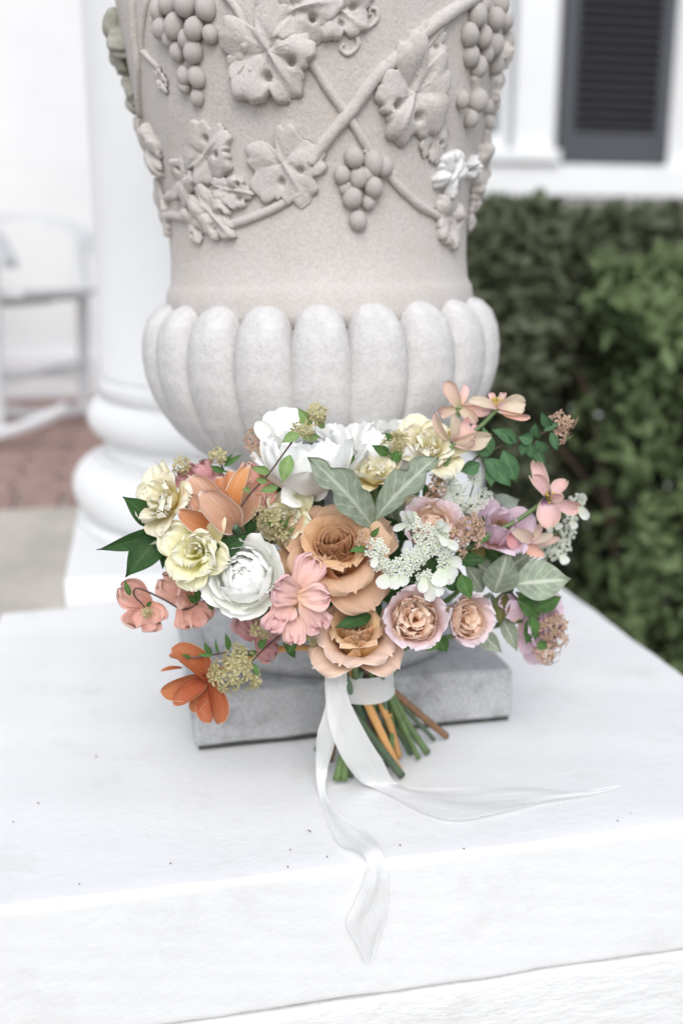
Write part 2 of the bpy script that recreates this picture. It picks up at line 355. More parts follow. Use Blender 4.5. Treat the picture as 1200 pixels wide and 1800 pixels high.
# pedestal: cap slab over a slightly rougher lower body, softly worn edges
PX0, PX1, PY0, PY1 = -.19, .596, .667, 1.335
ped = empty('pedestal', ((PX0+PX1)/2, (PY0+PY1)/2, GZ))
tag(ped, 'white painted masonry pedestal with cracked cap slab, under the urn', 'pedestal')
def worn_box(x0, x1, y0, y1, z0, z1, rad, amp, nx, ny, nz, seed):
    """box with rounded, slightly wavy arrises"""
    import bmesh
    bm = bmesh.new(); bmesh.ops.create_cube(bm, size=1)
    for v in bm.verts: v.co = Vector(((x0+x1)/2+v.co.x*(x1-x0), (y0+y1)/2+v.co.y*(y1-y0), (z0+z1)/2+v.co.z*(z1-z0)))
    bmesh.ops.bevel(bm, geom=bm.edges[:], offset=rad, segments=4, profile=.5, affect='EDGES')
    bmesh.ops.subdivide_edges(bm, edges=[e for e in bm.edges if e.calc_length() > .1], cuts=40, use_grid_fill=True)
    bm.normal_update()
    for v in bm.verts:
        p = v.co; d = amp*(noise1(p.x*16+p.z*9, seed)+noise1(p.y*21+p.x*5, seed+2)+.6*noise1(p.z*38+p.x*47, seed+4))*.4
        v.co = p+v.normal*d
    V = [tuple(v.co) for v in bm.verts]; F = [tuple(q.index for q in f.verts) for f in bm.faces]; bm.free(); return V, F
MB().add(*worn_box(PX0, PX1, PY0, PY1, -.122, 0, .0055, .0015, 0, 0, 0, 3)).obj('cap_slab', M['white_masonry'], ped)
MB().add(*worn_box(PX0+.004, PX1-.004, PY0+.003, PY1-.003, GZ, -.1250, .007, .0024, 0, 0, 0, 9)).obj('lower_body', M['white_masonry_low'], ped)

# house front
HY = 4.15
house = empty('house', (0, HY, GZ))
tag(house, 'white house front with shuttered window behind the hedge', 'house')
wx0, wx1, wz0, wz1 = .78, 1.60, .93, 2.6
mb = MB()
for b in ((-6, wx0, HY, HY+.25, GZ, 4.2), (wx1, 6, HY, HY+.25, GZ, 4.2), (wx0, wx1, HY, HY+.25, GZ, wz0), (wx0, wx1, HY, HY+.25, wz1, 4.2)): mb.add(*box(*b))
mb.obj('wall', M['white_wall'], house, False)
MB().add(*box(.3, 6, HY-.06, HY-.002, .74, .868, .008)).obj('ledge', M['white_paint'], house, False)
MB().add(*box(-6, 0.2, HY-.03, HY-.002, FZ, .12, .006)).obj('skirting', M['white_paint'], house, False)
win = MB()
win.add(*box(wx1-.02, wx1+.155, HY-.045, HY-.002, wz0-.062, wz1+.1, .006)); win.add(*box(wx0-.155, wx0+.02, HY-.045, HY-.002, wz0-.062, wz1+.1, .006))
win.add(*box(wx0-.15, wx1+.15, HY-.043, HY-.003, wz1+.1, wz1+.25, .006))
wino = win.obj('window', M['white_paint'], house, False)
MB().add(*box(wx0-.18, wx1+.17, HY-.09, HY-.047, wz0-.06, wz0-.01, .006)).obj('sill', M['white_paint'], wino, False)
sash = MB()
for b in ((wx0+.02, wx0+.06, HY+.03, HY+.07, wz0, wz1), (wx1-.06, wx1-.02, HY+.03, HY+.07, wz0, wz1), (wx0+.06, wx1-.06, HY+.03, HY+.07, wz0, wz0+.06), (wx0+.06, wx1-.06, HY+.03, HY+.07, 1.74, 1.79), (1.17, 1.2, HY+.033, HY+.067, wz0+.06, wz1)): sash.add(*box(*b, .003))
sash.obj('sash', M['white_paint'], wino, False)
MB().add(*box(wx0+.02, wx1-.02, HY+.048, HY+.052, wz0, wz1)).obj('pane', M['glass'], wino, False)
def shutter(x0, x1):
    z0, z1, y0, y1 = .872, 2.6, HY-.05, HY-.012
    f = MB(); st = .062
    for b in ((x0, x0+st, y0, y1, z0, z1), (x1-st, x1, y0, y1, z0, z1), (x0+st, x1-st, y0+.002, y1-.002, z0, z0+.125), (x0+st, x1-st, y0+.002, y1-.002, 1.72, 1.80), (x0+st, x1-st, y0+.002, y1-.002, z1-.08, z1)): f.add(*box(*b, .004))
    sh = f.obj('shutter', M['shutter_frame'], house, False)
    MB().add(*box(x0+st, x1-st, y1-.006, y1-.004, z0+.125, z1-.08)).obj('shutter_back', M['shutter'], sh, False)
    V, F = box(-(x1-x0-2*st)/2, (x1-x0-2*st)/2, -.004, .004, -.022, .022, .003, 1); sm = MB().add(V, F).mesh('slat', M['shutter'], False)
    z = z0+.15
    while z < z1-.1:
        if not 1.70 < z < 1.82: inst('slat', sm, Matrix.Translation(((x0+x1)/2, (y0+y1)/2-.002, z)) @ Matrix.Rotation(math.radians(-38), 4, 'X'), sh)
        z += .036
shutter(1.775, 2.27)
# round porch column
CX, CY, CW = .244, 1.697, .70
colm = empty('porch_column', (CX, CY, FZ)); tag(colm, 'round white porch column with moulded base, behind the urn', 'column')
T = Matrix.Translation((CX, CY, 0))
MB().add(*worn_box(CX-CW/2, CX+CW/2, CY-CW/2, CY+CW/2, FZ+.004, .036, .006, .0006, 0, 0, 0, 5)).obj('plinth', M['white_paint'], colm)
def tor(zc, h, R, n=14): return [(R-h/2*(1-math.cos(a)), zc+h/2*math.sin(a)) for a in np.linspace(-math.pi/2, math.pi/2, n)]
pr = [(.2, .037), (.345, .037), (.345, .048)]+[(r, z) for r, z in tor(.098, .095, .352)]+[(.312, .146), (.306, .150)]
MB().add(*lathe(pr, 96), M=T).obj('lower_torus', M['white_paint'], colm)
pr = [(.2, .1505), (.300, .151), (.292, .158), (.290, .166), (.297, .174), (.300, .178)]+tor(.212, .066, .322)+[(.3, .246), (.298, .252), (.302, .256), (.300, .268), (.297, .276)]
MB().add(*lathe(pr, 96), M=T).obj('upper_torus', M['white_paint'], colm)
pr = [(.297, .2765)]+[(.295-.035*t*t, .28+t*2.96) for t in np.linspace(0, 1, 14)]
MB().add(*lathe(pr, 96), M=T).obj('shaft', M['white_paint'], colm)

# rocking chair on the porch
def rocker_chair(loc, rz):
    t = empty('rocking_chair', loc); Wm = Matrix.Translation(Vector(loc)) @ Matrix.Rotation(rz, 4, 'Z')
    WM[t.name] = Wm; t.matrix_basis = Wm
    tag(t, 'white slat-back wooden rocking chair on the brick porch floor', 'rocking chair')
    mt = M['chair_shaded_white']
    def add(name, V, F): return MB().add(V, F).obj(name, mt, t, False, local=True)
    for s in (-.27, .27):                       # chair faces +X locally
        P = [(x, s, .022+.60*(x*x)) for x in np.linspace(-.50, .42, 18)]
        V, F, UV = tube(P, .019, 6); add('rocker', V, F)
        add('leg', *tube([(.20, s, .035), (.22, s, .44), (.22, s, .615)], .02, 8)[:2])
        add('leg', *tube([(-.24, s, .045), (-.22, s, .40), (-.30, s, .72), (-.42, s, 1.06)], .02, 8)[:2])
        P = catmull([(-.30, s, .645), (-.1, s*1.03, .675), (.10, s*1.05, .665), (.23, s*1.07, .61), (.29, s*1.07, .52)], 5)
        V = []; 
        for p in P:
            for dy in (-.042, .042):
                for dz in (-.012, .012): V.append(p+np.array([0, dy, dz]))
        F = []
        for k in range(len(P)-1):
            a = 4*k; b = a+4
            F += [(a, b, b+1, a+1), (a+2, a+3, b+3, b+2), (a+1, b+1, b+3, a+3), (a, a+2, b+2, b)]
        F += [(0, 1, 3, 2), (4*len(P)-4, 4*len(P)-2, 4*len(P)-1, 4*len(P)-3)]
        add('arm', V, F)
    for k in range(6):
        x = -.22+k*.088; add('seat_slat', *box(x, x+.078, -.25, .25, .415-.03*math.sin(k/5*math.pi)+.012*k/5, .435-.03*math.sin(k/5*math.pi)+.012*k/5, .003, 1))
    for z, x in ((.50, -.255), (1.02, -.41)):
        add('back_rail', *box(x-.014, x+.014, -.25, .25, z-.03, z+.03, .004, 1))
    for k in range(7):
        y = -.21+k*.07; V, F = box(-.007, .007, y-.022, y+.022, 0, .47, .002, 1)
        V = [(x-.262-z*.315, yy, .525+z) for x, yy, z in V]; add('back_slat', V, F)
    for a, b in (((.21, -.26, .2), (.21, .26, .2)), ((-.23, -.26, .2), (-.23, .26, .2)), ((.21, -.27, .16), (-.23, -.27, .16)), ((.21, .27, .16), (-.23, .27, .16))):
        add('stretcher', *tube([a, b], .012, 6)[:2])
    return t
rocker_chair((-.46, 3.30, FZ), math.radians(-24))

# hedges: woody stems and many separate leaf blades
def hedge(name, label, x0, x1, y0, y1, z0, z1, nleaf, mat, seed, nst, size, bare=None, group=None):
    rg = np.random.default_rng(seed); e = empty(name, ((x0+x1)/2, (y0+y1)/2, GZ)); tag(e, label, 'hedge', group)
    for k in range(nst):
        x = x0+(k+.5)/nst*(x1-x0)+rg.uniform(-.05, .05); y = (y0+y1)/2+rg.uniform(-.12, .12)
        P = catmull([(x, y, GZ), (x+rg.uniform(-.04, .04), y, (GZ+z1)/2-.2), (x+rg.uniform(-.1, .1), y+rg.uniform(-.1, .1), z1-.36)], 6)
        tb = MB(); tb.add(*tube(P, np.linspace(.022, .008, len(P)), 6))
        for q in range(6):
            p = P[min(len(P)-1, 3+q*2)]; d = np.array([rg.uniform(-.2, .2), rg.uniform(-.25, .25), rg.uniform(.1, .3)])
            tb.add(*tube(catmull([p, p+d*.5+[0, 0, .02], p+d], 4), .005, 5))
        tb.obj('trunk', M['bark'], e)
    # leaves lie mostly near the clipped outside
    V = []; F = []; UV = []; n = 0
    lobes = [(rg.uniform(x0, x1), rg.uniform(y0, y1), rg.uniform(z0, z1), rg.uniform(.12, .26)) for _ in range(40)]
    while n < nleaf:
        c = np.array([rg.uniform(x0, x1), 0, rg.uniform(z0, z1)])
        c[1] = y0+(y1-y0)*(rg.beta(.8, 1.6))
        if rg.random() < .35: c[2] = z1-abs(rg.normal(0, .04)); c[1] = rg.uniform(y0, y1)
        bum = .05*noise1(c[0]*7, seed)+.04*noise1(c[2]*9, seed+3)
        c[1] += bum; c[2] += .03*noise1(c[0]*9+c[1]*5, seed+5)
        dens = noise1(c[0]*9+seed, 1)+noise1(c[2]*8+seed, 2)+noise1((c[0]+c[2])*6, seed)
        if bare and rg.random() < bare(c): continue
        if dens < -1.1 and rg.random() < .6: continue
        L = size*rg.uniform(.6, 1.25); w = L*.24
        d = np.array([rg.normal(0, .6), -.55+rg.normal(0, .5), .45+rg.normal(0, .6)]); d /= np.linalg.norm(d)
        nrm = np.array([rg.normal(0, .5), -.6+rg.normal(0, .5), .9+rg.normal(0, .4)]); s = np.cross(d, nrm); s /= np.linalg.norm(s)+1e-9; q = np.cross(s, d)
        k = len(V)
        V += [c, c+d*L*.45+s*w-q*w*.3, c+d*L-q*w*.5, c+d*L*.45-s*w-q*w*.3, c+d*L*.45+q*w*.25]
        UV += [(.5, 0), (1, .45), (.5, 1), (0, .45), (.5, .45)]
        F += [(k, k+1, k+4), (k+1, k+2, k+4), (k+2, k+3, k+4), (k+3, k, k+4)]; n += 1
    tag(MB().add(V, F, UV).obj('foliage', mat, e), kind='stuff')
def thin_left(c): return .22 if (c[0] < .98 and c[2] < .47) else (.2 if c[2] < .2 else 0)
hedge('hedge', 'dark clipped hedge with sparse stems, nearest beside the column', .62, 1.22, 1.95, 2.5, -.55, .535, 21000, M['hedge_dark'], 3, 6, .052, thin_left)
hedge('hedge', 'dark clipped hedge at the right edge below the shutter', 1.27, 2.3, 1.98, 2.5, -.6, .545, 16000, M['hedge_dark'], 8, 6, .052, lambda c: .2 if c[2] < .2 else 0)
hedge('shrub', 'lighter green loose shrub growing against the front of the hedge', .90, 1.62, 1.66, 1.98, -.75, .415, 9000, M['hedge_bright'], 21, 4, .05, lambda c: .35 if noise1(c[2]*5, 4)+noise1(c[0]*6, 2) < -.5 else 0)

# ------------------------------------------------------------------ the carved urn
UX, UY, UZ = .2000, 1.030, .0585
TILT = math.radians(-1.3)
ax = Vector(fw).normalized(); axh = Vector((math.sin(PSI), math.cos(PSI), 0))
UM = Matrix.Translation((UX, UY, UZ)) @ Matrix.Rotation(TILT, 4, axh)
UI = UM.inverted()
urn = reg(bpy.data.objects.new('urn', None), Matrix.Translation((UX, UY, 0)))
tag(urn, 'carved stone garden urn with grapevine relief, standing on the white pedestal', 'urn')
tag(MB().add(*box(.044, .358, .884, 1.197, .0004, .006)).obj('bedding_shadow_gap', M['grime'], urn, False))  # near-black strip: grime, plus the shadow gap under the block put into its colour
MB().add(*worn_box(.041, .361, .881, 1.20, .0045, UZ, .005, .0012, 0, 0, 0, 13)).obj('plinth', M['plinth_stone'], urn)
BODY = [(.340, .1535), (.352, .1560), (.362, .1560), (.3715, .1548), (.3745, .1528), (.380, .1505), (.40, .1490), (.43, .1495), (.46, .1535), (.49, .1595), (.52, .1665), (.56, .175), (.60, .1815), (.65, .187), (.70, .190), (.76, .193)]
bz = [z for z, r in BODY]; br = [r for z, r in BODY]
def Rb(z): return float(np.interp(z, bz, br))
pr = [(r, z) for z, r in BODY]
pr += [(.200, .765), (.214, .775), (.218, .79), (.212, .803), (.17, .805), (.16, .79), (.152, .70), (.145, .60), (.10, .57)]
MB().add(*lathe(pr, 128), M=UM).obj('body', M['urn_stone'], urn)
# foot, stem
pr = [(.139, 0.001), (.141, .010), (.141, .024), (.136, .034), (.126, .039), (.118, .042), (.10, .055), (.082, .075), (.068, .10), (.064, .12), (.07, .135), (.074, .142), (.071, .152), (.062, .158), (.06, .175)]
MB().add(*lathe(pr, 96), M=UM).obj('foot', M['plinth_stone'], urn)
# gadroon lobes of the bowl (20 alike pieces round the bowl)
BOWL = [(.170, .053), (.176, .071), (.185, .093), (.198, .115), (.214, .136), (.232, .154), (.252, .168), (.272, .1775), (.292, .183), (.312, .1848), (.330, .1832), (.346, .177), (.357, .1655), (.3605, .154)]
NL = 20; zz = [z for z, r in BOWL]; rr = [r for z, r in BOWL]
V = []; UV = []; nu, nv = 13, 40
for j in range(nv):
    s = j/(nv-1)
    for i in range(nu):
        t = -1+2*i/(nu-1); a = t*math.pi/NL
        bul = math.sqrt(max(0, 1-abs(t*.985)**2.5))
        # rows follow the bowl, the top end of each lobe is rounded
        ztop = .3605-.022*(1-bul); z = .170+(ztop-.170)*s
        zq = .170+(.3605-.170)*s; R = float(np.interp(zq, zz, rr))
        d = (.004+.0125*min(1, s*2.2))*(1-bul)*(1 if s < .9 else 1+(s-.9)*3)
        R -= d; V.append((R*math.cos(a), R*math.sin(a), z)); UV.append((i/(nu-1), s))
lob = MB().add(V, grid_faces(nu, nv), UV).mesh('lobe', M['lobe_stone'])
PH0 = math.atan2(-UY, -UX)                       # direction from the urn towards the camera
for k in range(NL):
    inst('lobe', lob, UM @ Matrix.Rotation(PH0+k*2*math.pi/NL+.005, 4, 'Z'), urn)
def uhit(px, py):
    """where the ray of a point of the photograph meets the plain body: angle and height"""
    r = Vector(ray(px, py)); o = UI @ Vector(CAM); d = UI.to_3x3() @ r; d = d/d.length
    t = .6; best = None; bd = 9
    while t < 1.5:
        p = o+d*t; e = math.hypot(p.x, p.y)-Rb(p.z)
        if e < bd: bd = e; best = p.copy()
        if e <= 0: break
        t += .002
    return math.atan2(best.y, best.x), best.z
def us(phi, z, off=0.0):
    R = Rb(z)+off; return (R*math.cos(phi), R*math.sin(phi), z)
PXM = 1750/.875                                   # pixels per metre on the urn's near side
def relief_leaf(px, py, rpx, ang, th=.013, curl=0, seed=0, mat='urn_stone', asp=1.0, fold=0.0, name='leaf', bend=0):
    rg = np.random.default_rng(seed+100); phi0, z0 = uhit(px, py); R0 = rpx/PXM; ns, nr = 96, 18
    ca, sa = math.cos(math.radians(ang)), math.sin(math.radians(ang))
    ph = rg.uniform(0, 6.28, 6); V = []; UV = []
    for j in range(nr+2):
        s = min(1, j/(nr-1)) if j < nr else 1.0
        for i in range(ns):
            th_ = 2*math.pi*i/ns; th_ += .16*math.sin(th_+ph[4])+.10*math.sin(2*th_+ph[5]); c5 = abs(math.cos(2.5*th_))
            lob5 = .70+.30*c5**.6*(1-.12*math.cos(th_*2+ph[0]))
            scal = .86+.15*abs(math.cos(6.5*th_+ph[1]))**.5+.02*math.sin(22*th_+ph[2])
            notch = 1-.42*math.exp(-((th_-math.pi)/.22)**2)
            rho = lob5*scal*notch*(1+.1*math.sin(th_+ph[3]))
            x = R0*s*rho*math.cos(th_); y = R0*s*rho*math.sin(th_)*asp
            dome = (1-s**3.2)**.6 if s < 1 else 0
            lobebul = .45*math.sin(min(1, s*1.05)*math.pi)*abs(math.cos(2.5*th_))**1.0*.8
            vein = .16*math.exp(-((y/R0)/.05)**2)*(1-s)-.18*math.exp(-((abs(y/R0)-.11)/.07)**2)*(1-s)
            h = .64*th*(.16+.55*dome**.6*(.7+.3*s)+lobebul*.8+vein+.26*math.sin(x/R0*4.2+ph[4])*math.cos(y/R0*4.8+ph[5])+fold*(y/R0)+curl*(s*s)*abs(math.cos(th_*1.5+ph[2])))
            for (qa, qr) in ((.65, .42), (-.65, .42)):
                dx = x/R0-qr*math.cos(qa); dy = y/R0-qr*math.sin(qa); h -= th*.9*math.exp(-(dx*dx+dy*dy)/.004)
            if j == nr-1: h = h*.75
            if j == nr: h = .002; x *= .985; y *= .985
            if j == nr+1: h = -.004; x *= .97; y *= .97
            if bend: h += th*bend*(x/R0)
            X = ca*x-sa*y; Y = sa*x+ca*y
            z = z0+Y; V.append(us(phi0+X/Rb(z), z, h)); UV.append((s, th_))
    return MB().add(V, grid_faces(ns, nr+2, True), UV, UM).obj(name, M[mat], urn)
def relief_vine(pts, r0, r1, lift=.25, name='vine', flat=1.0):
    P = []
    for q in pts: phi, z = uhit(*q); P.append((phi, z))
    C2 = catmull([np.array([a, b, 0]) for a, b in P], 6); n = len(C2)
    rad = np.linspace(r0, r1, n)/PXM
    pts3 = [us(a, z, rad[i]*lift) for i, (a, z, _) in enumerate(C2)]
    for i in range(n): rad[i] *= 1+.06*math.sin(i*1.3)
    V, F, UV = tube(pts3, rad, 10)
    return MB().add(V, F, UV, UM).obj(name, M['urn_stone'], urn)
for a in ((478, 95, 88, -62, .021, .5, 1, 'urn_stone', .92), (520, 22, 70, 10, .019, .5, 31, 'urn_stone', .85), (500, 288, 72, -62, .012, .3, 2), (722, 165, 92, -110, .018, .5, 3, 'urn_stone', .85),
          (368, 275, 66, 35, .013, .6, 4, 'urn_stone', .8), (378, 372, 64, -45, .016, .5, 5, 'urn_stone', .62), (272, 262, 56, -70, .017, .3, 6, 'urn_stone', .8),
          (292, 368, 58, -75, .012, .4, 7, 'urn_stone', .7), (785, 380, 62, -60, .014, .3, 9, 'urn_stone', .75), (862, 300, 62, -80, .022, .4, 10, 'urn_stone', .75),
          (592, 14, 58, -40, .013, .4, 12), (330, 318, 50, 60, .013, .6, 32, 'urn_stone', .7), (410, 335, 48, -10, .012, .5, 33, 'urn_stone', .6), (348, 395, 42, -70, .011, .4, 34, 'urn_stone', .6), (842, 345, 46, -40, .016, .4, 35, 'urn_stone', .8), (250, 235, 40, -90, .013, .3, 36, 'urn_stone', .7), (215, 75, 66, -85, .024, .3, 13, 'mossy_stone', .7), (900, 92, 40, 40, .018, .5, 14, 'urn_stone', .7),
          (232, 168, 40, -80, .014, .3, 15, 'mossy_stone', .6), (885, 165, 44, -75, .014, .4, 16, 'urn_stone', .7), (440, 110, 40, -130, .016, .3, 17, 'urn_stone', .8),
          (745, 88, 50, 50, .009, .4, 18, 'urn_stone', .75), (285, 140, 26, -70, .006, .2, 19, 'urn_stone', .6), (835, 378, 44, -70, .012, .3, 20, 'urn_stone', .7),
          (760, 240, 46, -70, .008, .4, 25, 'urn_stone', .8)):
    relief_leaf(*a)
relief_leaf(782, 308, 46, 60, .021, .3, 8, 'pale_repair', .95); relief_leaf(824, 296, 26, 20, .017, .3, 26, 'pale_repair', .8)
relief_vine([(850, -20), (770, 35), (700, 98), (655, 140), (620, 190), (570, 250), (545, 290)], 13, 11, .35)
relief_vine([(520, 60), (548, 110), (582, 165), (622, 222), (655, 275), (700, 330), (742, 366), (790, 392)], 9, 8, .25)
relief_vine([(395, -15), (425, 25), (440, 60), (470, 100), (505, 150)], 7, 6, .9)
relief_vine([(255, 300), (300, 345), (345, 385), (400, 395), (470, 372), (530, 338)], 9, 8, .25)
relief_vine([(673, 112), (700, 110), (725, 130), (748, 160)], 6, 5, 1.5, 'leaf_stalk')
relief_vine([(640, 262), (650, 282)], 7, 5, .3, 'leaf_stalk')
relief_vine([(236, -10), (240, 60), (246, 120), (250, 205)], 8, 8, .3); relief_vine([(262, -10), (252, 80), (258, 95), (284, 120)], 6, 5, .3)
relief_vine([(600, 52), (622, 62), (628, 80), (612, 96), (598, 88), (602, 78)], 4.5, 3.5, .4, 'tendril')
relief_vine([(612, 40), (640, 50), (660, 36), (660, 18), (648, 16), (648, 28)], 4.5, 3.5, .4, 'tendril')
relief_vine([(830, 130), (832, 160), (835, 185)], 12, 11, .2)
sv = []; NG = 14
V0 = []; 
for j in range(9):
    for i in range(NG):
        a = math.pi*j/8; b = 2*math.pi*i/NG; V0.append((math.sin(a)*math.cos(b), math.sin(a)*math.sin(b), math.cos(a)*1.08))
grape = MB().add(V0, grid_faces(NG, 9, True)).mesh('grape', M['urn_stone'])
def cluster(lst, seed):
    e = reg(bpy.data.objects.new('grape_cluster', None), UM.copy(), urn); rg = random.Random(seed)
    for (x, y, r) in lst:
        phi, z = uhit(x, y); R = r/PXM; p = us(phi, z, R*rg.uniform(.25, .55))
        inst('grape', grape, UM @ Matrix.Translation(p) @ Matrix.Rotation(phi, 4, 'Z') @ Matrix.Rotation(rg.uniform(-.4, .4), 4, 'X') @ Matrix.Diagonal((R*1.0, R*1.0, R*rg.uniform(1.0, 1.15), 1)), e)
cluster([(283, 20, 15), (300, 8, 16), (333, 10, 19), (366, 16, 18), (290, 52, 16), (315, 48, 18), (350, 53, 18), (375, 62, 14), (303, 70, 14), (318, 92, 15), (346, 92, 18), (335, 70, 16), (331, 134, 14), (351, 136, 16), (351, 172, 13), (330, 152, 12)], 1)
cluster([(620, 278, 17), (653, 288, 19), (673, 294, 15), (600, 308, 15), (627, 312, 17), (652, 329, 17), (617, 348, 18), (645, 356, 13), (627, 388, 16), (640, 308, 14), (606, 330, 12)], 2)
cluster([(830, 28, 19), (862, 35, 19), (884, 38, 15), (818, 62, 18), (840, 66, 17), (860, 77, 20), (888, 73, 18), (822, 98, 17), (833, 118, 17), (863, 113, 17), (846, 96, 15), (806, 176, 13), (828, 178, 20), (852, 188, 13), (820, 208, 15), (842, 8, 16), (873, 8, 16)], 3)
cluster([(880, 215, 14), (893, 235, 12), (884, 248, 13)], 4)

# ------------------------------------------------------------------ the bouquet
BQ = empty('bouquet', (.19, .80, 0))
tag(BQ, 'bridal bouquet of roses, tulips and white blooms, tied with ribbon, leaning against the urn', 'bouquet')
def basis(z, spin=0.0, o=(0, 0, 0)):
    z = Vector(z).normalized(); q = z.to_track_quat('Z', 'Y')
    return Matrix.Translation(Vector([float(c) for c in o])) @ q.to_matrix().to_4x4() @ Matrix.Rotation(spin, 4, 'Z')
def dirc(a, b, c): return Vector((rt*a+up*b-fw*c).tolist())   # right, up, towards the viewer -> world
def petal_grid(L=1, Wd=1, phis=(0, 0), cr=None, cup=.5, r0=0.0, base=.25, wide=.6, tip=.5, ruf=0.0, rf=3, edge=0.0, jag=0.0, notch=0.0, point=0.0, wav=0.0, crumple=.014, nu=11, nv=13, seed=0):
    rg = np.random.default_rng(seed); p1, p2, p3 = rg.uniform(0, 6.28, 3)
    V = []; UV = []; r, z = r0, 0.0; pv = np.linspace(0, 1, len(phis))
    for j in range(nv):
        v = j/(nv-1); ph = math.radians(float(np.interp(v, pv, phis)))
        if j: r += math.sin(ph)*L/(nv-1); z += math.cos(ph)*L/(nv-1)
        if v < wide: s = base+(1-base)*math.sin(math.pi/2*v/wide)
        else: s = max(0.03, 1-((v-wide)/(1-wide))**2)**tip
        s *= 1+wav*math.sin(9*v+p1)*v; w = Wd/2*s; sp, cp = math.sin(ph), math.cos(ph)
        for i in range(nu):
            u = -1+2*i/(nu-1)
            if cr: a = u*w/cr; x = cr*math.sin(a); nn = cr*(1-math.cos(a))
            else: a = u*cup; R = w/max(cup, 1e-3); x = R*math.sin(a); nn = R*(1-math.cos(a))
            e = max(0, (abs(u)-.55)/.45); ve = min(1, max(0, (v-.35)/.4))
            nn -= edge*Wd*e*e*ve
            nn += ruf*Wd*v**1.4*(.25+.75*abs(u)**1.5 if v < .8 else 1)*(math.sin(rf*math.pi*u+p1+2*v)+.5*math.sin(rf*2.3*math.pi*u+p2-3*v))
            nn += crumple*Wd*math.sin(math.pi*min(1, v*1.2))*(math.sin(5.1*u+p2+4*v)*math.cos(7.3*v+p1)+.6*math.sin(11*u-6*v+p3))
            nn += .018*Wd*v*math.sin(2.2*u+p3+3*v)
            dv = v**6*(jag*L*math.sin(rf*6*u+p2)*math.sin(17*u+p1) - notch*L*math.exp(-(u/.3)**2) + point*L*math.exp(-(u/.16)**2))
            rad = r-nn*cp+dv*sp; zz_ = z+nn*sp+dv*cp
            V.append((rad, x, zz_)); UV.append((u*.5+.5, v))
    return V, grid_faces(nu, nv), UV
_pc = {}
def petal_mesh(key, mat, **kw):
    k = (key, mat)
    if k not in _pc: _pc[k] = MB().add(*petal_grid(**kw)).mesh('petal', M[mat])
    return _pc[k]
